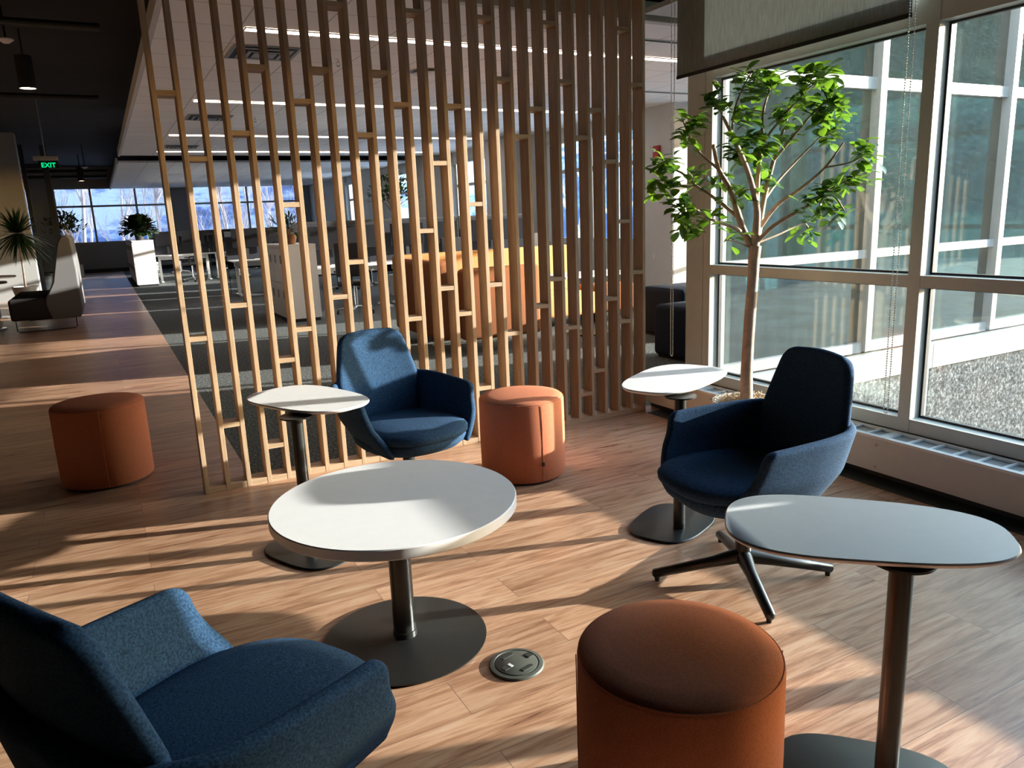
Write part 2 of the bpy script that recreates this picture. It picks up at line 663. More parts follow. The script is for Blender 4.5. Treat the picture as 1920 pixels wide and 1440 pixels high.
def far_window(n, x0, x1, mull):
    fr = MB()
    y0, y1 = FAR + 0.04, FAR + 0.12
    s = 0.035
    xs = [x0] + mull + [x1]
    for x in xs:
        fr.box(x - s, x + s, y0, y1, ZB, ZT)
    for z in (ZB + s, 2.38, ZT - s):
        fr.box(x0, x1, y0 + 0.005, y1 - 0.005, z - s, z + s)
    panes = []
    for a, b in zip(xs, xs[1:]):
        for z0, z1 in ((ZB, 2.38), (2.38, ZT)):
            panes.append(MB().box(a + s, b - s, FAR + 0.075, FAR + 0.085, z0 + s, z1 - s))
    window(n, fr, panes, M_glass_tint, M_steel)


far_window(1, -2.55, -1.98, [])
far_window(2, -1.24, 2.45, [-0.1, 1.37])
far_window(3, 3.36, 7.3, [4.0, 5.35, 6.6])

# left interior partition with glazed black-framed opening
struct(MB().box(-9, -1.33, 20.0, 20.4, 0, 3.6).build('wall_left', M_wallg))
dr = sempty('door_1', (-1.2, 20.6, 0))
MB().box(-0.13, -0.05, -0.06, 0.06, 0, 3.4).box(0.28, 0.40, -0.06, 0.06, 0, 3.4).box(-0.13, 0.4, -0.05, 0.05, 2.9, 3.0).build('door_frame', M_blackm, dr)
MB().box(-0.05, 0.28, -0.01, 0.01, 0.02, 2.9).build('glass_pane', M_glass_far, dr)

# right outer wall of the open office
wr = MB()
X8 = 7.8
wins = [(10.25, 13.1), (15.0, 17.6), (19.6, 22.2), (24.2, 26.8)]
ys = [9.3]
for a, b in wins:
    ys += [a, b]
ys.append(FAR)
for a, b in zip(ys[::2], ys[1::2]):
    wr.box(X8, X8 + 0.35, a, b, 0, 3.8)
for a, b in wins:
    wr.box(X8 + 0.05, X8 + 0.35, a, b, 0, 0.9).box(X8 + 0.05, X8 + 0.35, a, b, 2.78, 3.8)
for a, b in zip(ys[::2], ys[1::2]):
    if a > 10 and b < FAR:
        wr.box(X8 - 0.45, X8, a + 0.7, b - 0.2, 0, CZ)
struct(wr.build('wall_right', M_wall))
for i, (a, b) in enumerate(wins):
    fr = MB()
    for y in (a + 0.035, (a + b) / 2, b - 0.035):
        fr.box(X8 + 0.12, X8 + 0.20, y - 0.035, y + 0.035, 0.9, 2.78)
    for z in (0.935, 2.2, 2.745):
        fr.box(X8 + 0.125, X8 + 0.195, a, b, z - 0.035, z + 0.035)
    fr.box(X8 + 0.02, X8 + 0.1, a, b, 2.70, 2.78)
    panes = []
    for y0, y1 in ((a, (a + b) / 2), ((a + b) / 2, b)):
        for z0, z1 in ((0.9, 2.2), (2.2, 2.745)):
            panes.append(MB().box(X8 + 0.155, X8 + 0.165, y0 + 0.035, y1 - 0.035, z0 + 0.035, z1 - 0.035))
    window(4 + i, fr, panes, M_glass_far, M_alu)
struct(MB().box(X8 - 0.02, X8, 9.3, 10.25, 0, 0.12).box(X8, 9.35, 9.28, 9.3, 0, 0.12).build('baseboard_right', M_base))
# wing behind the facade
struct(MB().box(X8 + 0.35, 9.35, 9.3, 9.5, 0, 3.8).box(10.3, 10.7, 9.3, 9.5, 0, 3.8).box(9.35, 10.3, 9.3, 9.5, 2.7, 3.8).box(10.7, 10.8, YC + .12, 9.5, -3.5, 0.25).box(10.7, 10.8, YC + .12, 9.5, 2.95, 3.8).build('wall_wing', M_wallg))
fr = MB()
for x in (9.38, 9.83, 10.27):
    fr.box(x - 0.03, x + 0.03, 9.36, 9.42, 0, 2.7)
fr.box(9.35, 10.3, 9.365, 9.415, 0.9, 0.98)
window(8, fr, [MB().box(9.4, 9.8, 9.385, 9.395, 0, 2.7), MB().box(9.86, 10.25, 9.385, 9.395, 0, 2.7)], M_glass_far, M_alu)

fr = MB()
ys_ = [4.13, 5.65, 7.32, 8.95, 9.45]
for y in ys_:
    fr.box(10.70, 10.80, y - .03, y + .03, 0.25, 2.95)
for z in (0.28, 1.02, 2.28, 2.92):
    fr.box(10.702, 10.798, 4.10, 9.48, z - .03, z + .03)
window(11, fr, [MB().box(10.745, 10.755, a + .03, b_ - .03, .31, 2.89) for a, b_ in zip(ys_, ys_[1:])], M_glass_far, M_alu)  # end glazing added to let sun through onto the booth sofa

# ------------------------------------------------------------------ corner column, lounge window wall
SILL0, SILL1, TR0, TR1, HD0, HD1 = 0.24, 0.31, 0.99, 1.05, 2.225, 2.36
TOP = 3.1
col = MB()
col.box(XW, XW + 0.14, 3.865, 3.93, 0, 3.8)
col.box(XW, XW + 0.14, 3.934, 3.985, 0, 3.8)
col.box(XW + 0.004, XW + 0.14, 3.989, 4.105, 0, 3.8)
col.box(XW + 0.02, XW + 0.13, 3.87, 4.10, 0, 3.8)
struct(col.build('wall_corner', M_alu))
MUL = [2.405, 0.735, -0.935, -2.605, -4.275, -5.945]
fr = MB()
D0, D1 = XW, XW + 0.13
for y in MUL:
    fr.box(D0, D1, y - 0.033, y + 0.033, SILL0, TOP)
yy = [3.865] + [y for y in MUL]
panes, gk = [], MB()
for a, b in zip(yy, yy[1:]):
    y1 = a - (0.033 if a != 3.865 else 0)
    y0 = b + 0.033
    for z0, z1 in ((SILL0, SILL1), (TR0, TR1), (HD0, HD1), (TOP - 0.06, TOP)):
        fr.box(D0 + 0.002, D1 - 0.002, y0, y1, z0, z1)
    fr.box(D0 + 0.001, D1, y0, y1, (TR0 + TR1) / 2 - 0.001, (TR0 + TR1) / 2 + 0.001)
    for z0, z1 in ((SILL1, TR0), (TR1, HD0), (HD1, TOP - 0.06)):
        panes.append(MB().box(XW + 0.088, XW + 0.096, y0, y1, z0, z1))
        g = 0.011
        gx0, gx1 = XW + 0.076, XW + 0.10
        gk.box(gx0, gx1, y0, y0 + g, z0, z1).box(gx0, gx1, y1 - g, y1, z0, z1)
        gk.box(gx0, gx1, y0 + g, y1 - g, z0, z0 + g).box(gx0, gx1, y0 + g, y1 - g, z1 - g, z1)
w = window(9, fr, panes, M_glass_in, M_alu)
gk.build('gasket', M_gasket, w)
struct(MB().box(XW, XW + 0.2, -6, 3.865, TOP, 3.8).build('wall_window', M_wall))
struct(MB().box(3.548, XW + 0.12, -6, 4.34, 0, SILL0 - 0.002).box(3.44, 3.548, -6, 4.34, 0, 0.045).build('wall_window', M_base))
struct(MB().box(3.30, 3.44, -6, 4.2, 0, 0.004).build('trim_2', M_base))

# baseboard heater under the window
ht = thing('baseboard_heater', 'long cream baseboard heater with slotted top grille running under the window wall', 'heater', (3.38, 0, 0))
HY0, HY1 = -5.9, 4.34
b = MB().box(0, 0.03, HY0, HY1, 0.05, 0.225).box(0.03, 0.06, HY0, HY1, 0.05, 0.07)
b.build('front_panel', M_heat, ht)
g = MB()
g.box(0, 0.03, HY0, HY1, 0.225, 0.238)
g.box(0.145, 0.166, HY0, HY1, 0.225, 0.238)
y = HY0
k = 0
while y < HY1:
    wdt = 0.05 if k % 6 == 0 else 0.014
    g.box(0.03, 0.145, y, min(y + wdt, HY1), 0.226, 0.236)
    y += 0.115
    k += 1
g.build('top_grille', M_heatw, ht)
MB().box(0.03, 0.145, HY0, HY1, 0.215, 0.224).build('grille_mesh', M_mesh, ht)
for y in (2.42, 0.9):
    for z in (0.075, 0.195):
        MB().tube([(-0.004, y, z), (0.002, y, z)], 0.006, 10).build('screw', M_chrome, ht, True)

# roller blinds
def bead_chain(x, y, ztop, zbot, parent, gap=0.035):
    m = MB()
    n = 0
    step = 0.0125
    L = ztop - zbot
    for side in (0, 1):
        z = ztop
        while z > zbot + gap / 2:
            m.bm.verts.ensure_lookup_table()
            bmesh.ops.create_icosphere(m.bm, subdivisions=1, radius=0.0046, matrix=Matrix.Translation((x, y + (gap if side else 0) * (1 - 0.35 * (ztop - z) / L), z)))
            z -= step
    g2 = gap * 0.65
    for q in range(1, 4):
        a = math.pi * q / 4
        bmesh.ops.create_icosphere(m.bm, subdivisions=1, radius=0.0046, matrix=Matrix.Translation((x, y + g2 / 2 - g2 / 2 * math.cos(a), zbot + gap / 2 - g2 / 2 * math.sin(a))))
    for side in (0, 1):
        m.tube([(x, y + (gap if side else 0), ztop), (x, y + (gap * 0.65 if side else 0), zbot + gap / 2)], 0.0009, 5)
    return m.build('bead_chain', M_bead, parent, True)


def blind(label, ya, yb, zb, chains):
    r = thing('roller_blind', label, 'blind', (3.50, (ya + yb) / 2, 0))
    h = (yb - ya) / 2
    MB().box(-0.0006, 0.0006, -h, h, zb, 3.45).build('blind_fabric', M_blind, r)
    MB().tube([(0, -h, 3.47), (0, h, 3.47)], 0.03, 20).build('roller_tube', M_heat, r, True)
    MB().box(-0.006, 0.006, -h, h, zb - 0.006, zb + 0.014, 0.002).build('hem_bar', M_greyd, r)
    for cy, zt, zl in chains:
        bead_chain(0.0 - 0.022, cy - (ya + yb) / 2, zt, zl, r)
    return r


blind('grey mesh roller blind hanging low behind the leafy tree, left of the white mullion', 2.475, 4.14, 2.262, [(4.14, 3.44, 0.395), (2.44, 3.44, 0.335)])
blind('unseen roller blind added high over the right-hand panes to stop upper sun', 0.76, 2.35, 2.62, [])  # added above the view to block sun through the upper panes
blind('grey mesh roller blind lowered over the pane right of the frame', -0.90, 0.70, 0.60, [])
blind('unseen roller blind added behind the camera to darken the near armchair', -2.57, -0.97, 0.32, [])  # added out of view, cuts sky light falling on the near armchair
blind('unseen roller blind added over the last panes to cut sky light from behind', -5.9, -2.64, 0.32, [])  # also added, closes the remaining unseen panes against sky light

# ------------------------------------------------------------------ wing facade outside
MX = [5.33, 7.02, 8.69, 10.36]
fr = MB()
f0, f1 = YC - 0.0, YC + 0.12
fr.box(3.71, 3.80, f0, f1, SILL0, 3.8)
for x in MX:
    fr.box(x - 0.035, x + 0.035, f0 - 0.03, f1, SILL0, 3.8)
fxs = [3.765] + MX
fp = []
for a, b_ in zip(fxs, fxs[1:]):
    x0, x1 = a + 0.035, b_ - 0.035
    for z0, z1 in ((SILL0 - 0.01, SILL1), (0.985, 1.05), (2.24, 2.325), (3.0, 3.08)):
        fr.box(x0, x1, f0 + 0.004, f1 - 0.002, z0, z1)
    for z0, z1 in ((SILL1, 0.985), (1.05, 2.24), (2.325, 3.0), (3.08, 3.8)):
        fp.append(MB().box(x0, x1, YC + 0.05, YC + 0.058, z0, z1))
w = window(10, fr, fp, M_glass_fac, M_alu_out)
pn = MB()
x = 3.72
for nx in (4.36, 6.16, 7.85, 9.5, 10.7):
    pn.box(x, nx - 0.008, YC - 0.05, YC + 0.1, -0.0, SILL0 - 0.028)
    x = nx
struct(pn.build('wall_facade', M_panel))
pg = MB()
x = 3.72
for nx in (5.33, 6.16, 7.85, 9.5, 10.7):
    pg.box(x, nx - 0.008, YC - 0.03, YC + 0.1, -3.5, -0.004)
    x = nx
struct(pg.build('wall_facade', M_granite))
struct(MB().box(3.72, 10.7, YC + 0.1, YC + 0.25, -3.5, -0.12).box(XW + 0.12, 3.8, -6, YC, -3.5, 0.23).build('wall_facade', M_granite))
struct(MB().box(3.72, 10.7, YC - 0.08, YC + 0.1, 3.8, 4.4).build('wall_facade', M_panel))

# ------------------------------------------------------------------ landscape
gm = MB()
sb = MB()
sb.box(3.9, 260, -200, 3.9, -3.6, -3.5)
tag(sb.build('scrub_ground', M_scrub), 'dark scrubby ground mirrored in the facade glass', 'ground', kind='structure')
gm.box(8.3, 260, 9.6, 260, -3.6, -3.5).box(10.9, 260, 3.9, 9.6, -3.6, -3.5)
gm.box(-200, 8.3, FAR + 0.4, 260, -3.6, -3.5)
tag(gm.build('snow_field', M_ground), 'flat snow-covered ground outside the building', 'ground', kind='structure')


def ridge(name, a0, a1, r0, r1, h, mat, seed, nseg=90, nr=26, label='', taper=None):
    m = MB()
    rows = []
    for j in range(nr):
        f = j / (nr - 1)
        r = r0 + (r1 - r0) * f
        row = []
        for i in range(nseg + 1):
            a = math.radians(a0 + (a1 - a0) * i / nseg)
            p = Vector((r * math.cos(a), r * math.sin(a), 0))
            nz = noise.fractal(p * 0.018 + Vector((seed, 0, 0)), 0.9, 2.1, 6) * 0.5 + 0.5
            hh = h
            if taper:
                ad = math.degrees(a)
                q = max(0, min(1, (ad - taper[0]) / (taper[1] - taper[0])))
                hh = h * (1 - q * (1 - taper[2]))
            z = -3.6 + hh * (f ** 1.15) * (0.72 + 0.55 * nz) + 2.2 * f * noise.fractal(p * 0.12, 0.8, 2, 4)
            row.append(m.bm.verts.new((p.x, p.y, z)))
        rows.append(row)
    for a, b_ in zip(rows, rows[1:]):
        for i in range(nseg):
            m.bm.faces.new((a[i], a[i + 1], b_[i + 1], b_[i]))
    o = m.build(name, mat, None, True, 60)
    return tag(o, label, 'mountain', kind='structure')


ridge('mountain', 12, 135, 75, 230, 74, M_snow, 3.0, label='snowy blue mountainside filling the far windows')
ridge('hillside', 205, 341, 70, 190, 95, M_forest, 8.0, taper=(322, 341, 0.14), label='dark evergreen hillside facing the facade')


def birch(x, y, h, seed, group, label):
    rnd = random.Random(seed)
    m = MB()

    def branch(p, d, L, r, lvl):
        pts = [p.copy()]
        rad = [r]
        n = 5
        for i in range(n):
            d = (d + Vector((rnd.uniform(-.12, .12), rnd.uniform(-.12, .12), rnd.uniform(0, .06)))).normalized()
            p = p + d * (L / n)
            pts.append(p.copy())
            rad.append(r * (1 - 0.8 * (i + 1) / n))
            if lvl < 3 and i > 0:
                for _ in range(3 if lvl == 0 else 2):
                    a = rnd.uniform(0, 6.28)
                    side = Vector((math.cos(a), math.sin(a), rnd.uniform(0.5, 1.3))).normalized()
                    branch(p.copy(), side, L * rnd.uniform(.3, .5), r * (1 - 0.8 * (i + 1) / n) * 0.55, lvl + 1)
        m.tube(pts, rad, 5 if lvl else 8, False)
    branch(Vector((0, 0, 0)), Vector((0, 0, 1)), h, 0.28, 0)
    for v_ in m.bm.verts:
        v_.co.x *= .46
        v_.co.y *= .46
    o = m.build('birch_tree', M_birch, None, True)
    o.location = (x, y, -3.5)
    return tag(o, label, 'tree', group)


BG = 'bare birches beyond the far windows'
protos = [birch(0, 40, 9.5, s, BG, 'bare pale birch tree standing on the snow beyond the far windows') for s in (1, 2, 3)]
rnd = random.Random(5)
spots = [(-4.2, 37), (-0.9, 36.5), (2.3, 37.5), (5.4, 36.6), (8.6, 37.4), (-2.5, 41.5), (0.8, 42), (3.7, 41.6), (7.2, 43), (10.4, 41), (-0.8, 48), (2.4, 48.5), (5.6, 47), (9.0, 47.4), (12.0, 36.8)]
for i, (x, y) in enumerate(spots):
    o = protos[i % 3] if i < 3 else protos[i % 3].copy()
    if i >= 3:
        COL.objects.link(o)
    o.location = (x, y, -3.5)
    o.rotation_euler = (0, 0, rnd.uniform(0, 6))
    o.scale = (1, 1, rnd.uniform(.85, 1.1))
for i, (x, y) in enumerate([(14, 17), (15.5, 21), (13, 25), (17, 15), (14, 30)]):
    o = protos[i % 3].copy()
    COL.objects.link(o)
    o.location = (x + 6, y + 1, -3.5)
    o['label'] = 'bare birch tree outside the office side windows, seen between the slats'
    o['group'] = 'bare birches outside the side windows'

# ------------------------------------------------------------------ slat screen
YF, DEP = 4.26, 0.11
sc_ = thing('slat_screen', 'tall oak slat screen with staggered rungs dividing lounge from office', 'room divider', (0.33, YF, 0))
P, SW = 0.1107, 0.0235
SH = 3.72
for i in range(28):
    x = i * P
    MB().box(x - SW / 2, x + SW / 2, 0, DEP, 0.0, SH, 0.0012).build('slat', M_slat, sc_)
for i in range(27):
    x = i * P
    MB().box(x + SW / 2, x + P - SW / 2, 0.001, DEP - 0.001, 0.0, 0.034).build('bottom_rail', M_slath, sc_)
RUNGS = [(0, .854), (0, 2.081), (1, .365), (1, 1.768), (2, 1.011), (3, .206), (3, 1.895), (4, .684), (4, 2.223), (5, 1.528), (5, .847), (6, .354), (6, 2.062), (7, 1.01), (7, 2.227),
         (8, .50), (8, 1.20), (8, 2.56), (9, 1.895), (9, .206), (10, 2.227), (10, .365), (11, 2.062), (11, .841), (12, 1.355), (12, 2.559), (13, 1.741), (13, 1.006), (14, .84), (14, 2.063), (15, 1.5), (15, .35),
         (16, 1.003), (16, 2.56), (17, 2.227), (17, .68), (18, 1.897), (18, .20), (19, .835), (19, 2.063), (20, 2.564), (20, 1.004), (21, .672), (21, 2.231), (22, 1.896), (22, .196), (23, .347), (23, 2.068),
         (24, .836), (24, 1.746), (25, .67), (25, 1.355), (25, 2.57), (26, 1.003), (26, 2.234), (3, 2.9), (7, 3.05), (11, 2.9), (15, 2.95), (19, 2.9)]
for g_, z in RUNGS:
    x = g_ * P
    MB().box(x + SW / 2, x + P - SW / 2, 0.001, DEP - 0.001, z - 0.0125, z + 0.0125).build('rung', M_slath, sc_)

# ------------------------------------------------------------------ lounge furniture
def round_table():
    t = thing('coffee_table', 'round white-topped low coffee table on a black pedestal disc', 'table', (0.745, 2.29, 0))
    r, z = 0.405, 0.52
    MB().lathe(0, 0, [(0, z - .036), (r - .004, z - .036), (r, z - .032), (r, z - .003), (r - .003, z), (0, z)], 96).build('tabletop', M_white, t, True)
    MB().lathe(0, 0, [(0, .004), (.028 * 10, .004), (.282, .007), (.282, .010), (.27, .013), (.06, .018), (.055, .02), (0, .02)], 96).build('base_plate', M_black, t, True)
    MB().lathe(0, 0, [(.041, .018), (.041, .04), (.038, .042), (.038, z - .05), (.09, z - .045), (.09, z - .037), (0, z - .037)], 40).build('pole', M_black, t, True)
    return t


round_table()


def side_table(label, top_c, top_ang, pole, base_c):
    t = thing('side_table', label, 'side table', (base_c[0], base_c[1], 0), top_ang)
    ca, sa = math.cos(-top_ang), math.sin(-top_ang)

    def loc(p):
        x, y = p[0] - base_c[0], p[1] - base_c[1]
        return (x * ca - y * sa, x * sa + y * ca)
    tx, ty = loc(top_c)
    px, py = loc(pole)
    S = 96
    z = 0.65

    rings = [[superell(.323 - d, .191 - d, 2.9, k, S, tx, ty, zz, .10) for k in range(S)] for d, zz in ((.035, z - .022), (.008, z - .014), (.001, z - .007), (0, z - .004), (.003, z))]
    MB().loft(rings).build('tabletop', M_white, t, True, 50)
    rings = [[superell(.225 - d, .165 - d, 3.0, k, S, 0, 0, zz, .06) for k in range(S)] for d, zz in ((.002, .003), (0, .006), (.002, .010), (.006, .011))]
    MB().loft(rings).build('base_plate', M_black, t, True, 50)
    MB().lathe(px, py, [(.026, .010), (.026, z - .030), (.07, z - .028), (.07, z - .0215), (0, z - .0215)], 32).build('pole', M_black, t, True)
    return t


A = math.radians
side_table('white laptop side table between the tall screen and the round coffee table', (0.738, 3.40), A(112.7), (0.632, 3.19), (0.650, 3.20))
side_table('white side table by the tree and the window corner, behind the right armchair', (2.283, 2.712), A(25.8), (2.135, 2.49), (2.15, 2.56))
side_table('white side table nearest the camera, right of the big rust pouf', (1.535, 1.121), A(135), (1.50, 0.99), (1.50, 1.03))


def ottoman(label, x, y, r=0.235, h=0.455, rz=0, tabs=True):
    t = thing('pouf', label, 'ottoman', (x, y, 0), rz)
    prof = [(r - .03, .012), (r - .008, .012), (r, .022), (r + .002, h * .5), (r, h - .022), (r - .004, h - .012), (r - .0045, h - .0115), (r - .007, h - .008), (r - .016, h), (r * .75, h + .008), (r * .4, h + .013), (0, h + .015)]
    MB().lathe(0, 0, prof, 96).build('upholstery', M_orange, t, True, 60)
    MB().lathe(0, 0, [(r - .02, 0), (r - .02, .013)], 64).build('foot_ring', M_blackm, t, True)
    sm = MB()
    for a0 in (math.pi / 2, -math.pi / 2):
        sm.tube([((r + .0025) * math.cos(a0), (r + .0025) * math.sin(a0), z) for z in (.02, .1, .2, .3, h - .015)], .0014, 6)
    rr = r - .0035
    sm.tube([(rr * math.cos(2 * math.pi * k / 72), rr * math.sin(2 * math.pi * k / 72), h - .0115) for k in range(73)], .0018, 6, False)
    sm.build('seam', M_orange, t, True)
    if tabs:
        a0 = -math.pi / 2
        MB().box(-.006, .006, -r - .010, -r + .002, .105, .125).build('fabric_tag', M_blackm, t)
    return t


ottoman('rust round pouf between the blue armchair and the slat screen', 1.935, 3.58, rz=A(-2))
ottoman('rust round pouf standing alone in shade left of the screen', -0.145, 4.90, r=0.245, h=.47, tabs=False)
ottoman('large rust round pouf in the foreground beside the floor box', 1.035, 1.205, r=.232, h=.447, rz=A(60), tabs=False)


# --- lounge armchair
def smooth(t):
    t = max(0, min(1, t))
    return t * t * (3 - 2 * t)


def path_pt(pts, u):
    """point on a smooth curve through pts, u in 0..1"""
    n = len(pts) - 1
    f = min(max(u, 0), 0.99999) * n
    i = int(f)
    t = f - i
    P_ = [Vector(p) for p in pts]
    P_ = [P_[0] * 2 - P_[1]] + P_ + [P_[-1] * 2 - P_[-2]]
    a, b, c, d = P_[i:i + 4]
    return 0.5 * ((2 * b) + (c - a) * t + (2 * a - 5 * b + 4 * c - d) * t ** 2 + (3 * b - a - 3 * c + d) * t ** 3)


ARM = [(0, .292), (.10, .290), (.18, .262), (.236, .20), (.264, .11), (.275, 0), (.279, -.11), (.277, -.21)]


def arc_path(pts, n=200):
    """samples of a smooth curve by arc length; returns a function of distance and the total length"""
    P_ = [path_pt(pts, i / n) for i in range(n + 1)]
    acc = [0]
    for a, b in zip(P_, P_[1:]):
        acc.append(acc[-1] + (b - a).length)

    def f(d):
        if d >= acc[-1]:
            return P_[-1] + (P_[-1] - P_[-2]).normalized() * (d - acc[-1])
        lo, hi = 0, n
        while hi - lo > 1:
            m = (lo + hi) // 2
            if acc[m] <= d:
                lo = m
            else:
                hi = m
        t = (d - acc[lo]) / max(1e-9, acc[hi] - acc[lo])
        return P_[lo].lerp(P_[hi], t)
    return f, acc[-1]


def padded(fn, nu, nv, lu, lv, thick, name, parent, mat=None, round_u0=True, seam=None):
    """closed upholstered panel: mid surface fn(u, v), round edges of radius thick/2"""
    r = thick / 2

    def params(n, L):
        e = [r / L * (1 - math.cos(math.radians(a))) for a in (0, 18, 36, 54, 72, 90)]
        mid = [e[-1] + (1 - 2 * e[-1]) * i / n for i in range(1, n)]
        return e + mid + [1 - x for x in reversed(e)]
    us, vs = params(nu, lu), params(nv, lv)

    def prof(t, L):
        d = min(t, 1 - t) * L
        return 1 if d >= r else math.sqrt(max(0, 1 - (1 - d / r) ** 2))
    m = MB()
    e = 1e-3
    top, bot = [], []
    for v in vs:
        ra, rb = [], []
        for u in us:
            p = fn(u, v)
            du = fn(min(1, u + e), v) - fn(max(0, u - e), v)
            dv = fn(u, min(1, v + e)) - fn(u, max(0, v - e))
            n = du.cross(dv)
            n = n.normalized() if n.length > 1e-12 else Vector((0, 0, 1))
            pu = prof(u, lu) if (round_u0 or u > .5) else 1
            o = n * r * pu * prof(v, lv)
            ra.append(m.bm.verts.new(p + o))
            rb.append(m.bm.verts.new(p - o))
        top.append(ra)
        bot.append(rb)
    for g, fl_ in ((top, False), (bot, True)):
        for j in range(len(vs) - 1):
            for i in range(len(us) - 1):
                q = (g[j][i], g[j][i + 1], g[j + 1][i + 1], g[j + 1][i])
                m.bm.faces.new(q[::-1] if fl_ else q)
    bmesh.ops.remove_doubles(m.bm, verts=m.bm.verts, dist=2e-5)
    return m.build(name, mat or M_blue, parent, True, 180)


ARMF, ARML = arc_path(ARM)


def armchair(label, x, y, rz, swivel=0.0):
    t = thing('lounge_chair', label, 'armchair', (x, y, 0), rz)
    ZTOP = .880

    def back(u, v):
        # panel widest at arm height, narrowing to a rounded flat top
        z = .40 + (ZTOP - .40) * v
        if z < .64:
            w = .185 + .046 * smooth((z - .40) / .24)
        else:
            w = .231 - .058 * ((z - .64) / (ZTOP - .64)) ** 1.15
        R_ = .055
        d = z - (ZTOP - R_)
        if d > 0:
            w -= R_ - math.sqrt(max(0, R_ * R_ - d * d))
        q = 2 * u - 1
        xx = w * q
        yy = .215 + .045 * smooth((z - .38) / .2) + .20 * max(0, z - .52) - .55 * xx * xx
        return Vector((xx, yy, z - .010 * q * q * v))
    padded(back, 24, 24, .38, .48, .042, 'backrest', t)

    def arm(sgn):
        def f(u, v):
            bot = .350
            top0 = .655
            z0 = bot + (top0 - bot) * v
            # length to the front edge: leans forward lower down, top corner rounded
            Lz = ARML - .055 + .085 * (1 - smooth((z0 - .36) / .26))
            d = z0 - (top0 - .05)
            if d > 0:
                Lz -= .05 - math.sqrt(max(0, .05 * .05 - d * d))
            z = z0 - .036 * u * v
            k = .74 + .26 * smooth((z - .33) / .17)
            flare = .038 * max(0, z - .46) / .2
            p = ARMF(u * Lz)
            y = p.y * (k if p.y > 0 else 1 - .18 * (1 - k)) + flare * max(0, min(1, p.y / .2))
            return Vector((sgn * (p.x * k + flare * min(1, p.x / .24)), y, z))
        return f
    padded(arm(1), 34, 18, .72, .32, .036, 'armrest', t, round_u0=False)
    padded(arm(-1), 34, 18, .72, .32, .036, 'armrest', t, round_u0=False)
    # bowl under the seat
    S = 64

    def el(a, bb, bf, z, n=2.6):
        out = []
        for k in range(S):
            q = 2 * math.pi * k / S
            c_, s_ = math.cos(q), math.sin(q)
            xx = a * math.copysign(abs(c_) ** (2 / n), c_)
            yy = (bb if s_ > 0 else bf) * math.copysign(abs(s_) ** (2 / n), s_)
            out.append((xx, yy, z))
        return out
    rings = [el(.06, .06, .06, .318), el(.12, .12, .13, .320), el(.18, .17, .20, .328), el(.225, .20, .26, .345), el(.248, .222, .292, .370), el(.256, .23, .305, .395), el(.25, .225, .30, .41), el(.18, .16, .18, .415)]
    MB().loft(rings).build('seat_shell', M_blue, t, True, 180)
    rings = [el(.20, .17, .25, .400), el(.245, .205, .305, .405), el(.258, .215, .322, .420), el(.259, .216, .324, .437), el(.248, .206, .310, .453), el(.205, .17, .255, .463), el(.12, .10, .15, .468), el(.03, .03, .04, .469)]
    MB().loft(rings).build('seat_cushion', M_blue, t, True, 180)
    b = MB().lathe(0, 0, [(.036, .075), (.036, .10), (.030, .105), (.030, .312), (.09, .315), (.09, .322)], 32)
    b.build('column', M_black, t, True)
    for k in range(4):
        a = swivel - rz + k * math.pi / 2
        d = Vector((math.cos(a), math.sin(a), 0))
        L = MB().tube([d * .0 + Vector((0, 0, .095)), d * .03 + Vector((0, 0, .092)), d * .12 + Vector((0, 0, .072)), d * .345 + Vector((0, 0, .030)), d * .352 + Vector((0, 0, .029))], [.034, .030, .022, .018, .008], 16)
        lg = L.build('leg', M_black, t, True, 60)
        MB().cyl(d.x * .332, d.y * .332, 0, .026, .009, .012, 12).build('glide', M_blackm, lg, True)
    return t


armchair('bright blue felt armchair in sun against the slat screen', 1.212, 3.45, A(10), A(20))
armchair('teal-blue felt armchair by the window, on a four-star base', 2.035, 2.0, A(-99), A(61))
armchair('dark navy felt armchair cropped by the near left corner', 0.085, 1.46, A(120), A(15))

# ------------------------------------------------------------------ floor box
fb = thing('floor_box', 'round dark floor power box flush in the planks beside the coffee table base', 'floor outlet', (1.0, 1.95, 0), A(15))
MB().lathe(0, 0, [(.088, 0), (.090, .003), (.086, .007), (.074, .0085), (.072, .006), (0, .006)], 64).build('trim_ring', M_box, fb, True)
MB().lathe(0, 0, [(.069, .006), (.069, .0085), (.067, .0095), (0, .0095)], 64).build('lid', M_box, fb, True)
d = MB().box(.044, .066, -.012, .012, .0095, .0115, .0008).build('flap', M_boxd, fb)
MB().box(-.058, -.036, -.010, .012, .0095, .0112, .0008).build('flap', M_boxd, fb)
MB().box(-.030, -.020, -.008, .012, .0095, .0106).build('label_sticker', M_labelw, fb)
MB().box(-.02, .026, .040, .054, .0095, .0112, .0008).build('latch', M_boxd, fb)
MB().box(-.02, .026, -.054, -.040, .0095, .0112, .0008).build('latch', M_boxd, fb)

# ------------------------------------------------------------------ ficus tree by the window
def leaf(m, p, d, up, L, W, curl=.15):
    d = d.normalized()
    s = d.cross(up)
    if s.length < 1e-4:
        s = d.orthogonal()
    s.normalize()
    n = s.cross(d).normalized()
    st = [(0, .06), (.18, .55), (.45, .95), (.68, 1.0), (.88, .62), (1.0, .03)]
    prev = None
    for f, w_ in st:
        c_ = p + d * (L * f) - n * (curl * L * f * f)
        l = c_ + s * (W * w_ / 2) + n * (.12 * W * w_)
        r = c_ - s * (W * w_ / 2) + n * (.12 * W * w_)
        cur = (m.bm.verts.new(l), m.bm.verts.new(c_), m.bm.verts.new(r))
        if prev:
            m.bm.faces.new((prev[0], prev[1], cur[1], cur[0]))
            m.bm.faces.new((prev[1], prev[2], cur[2], cur[1]))
        prev = cur


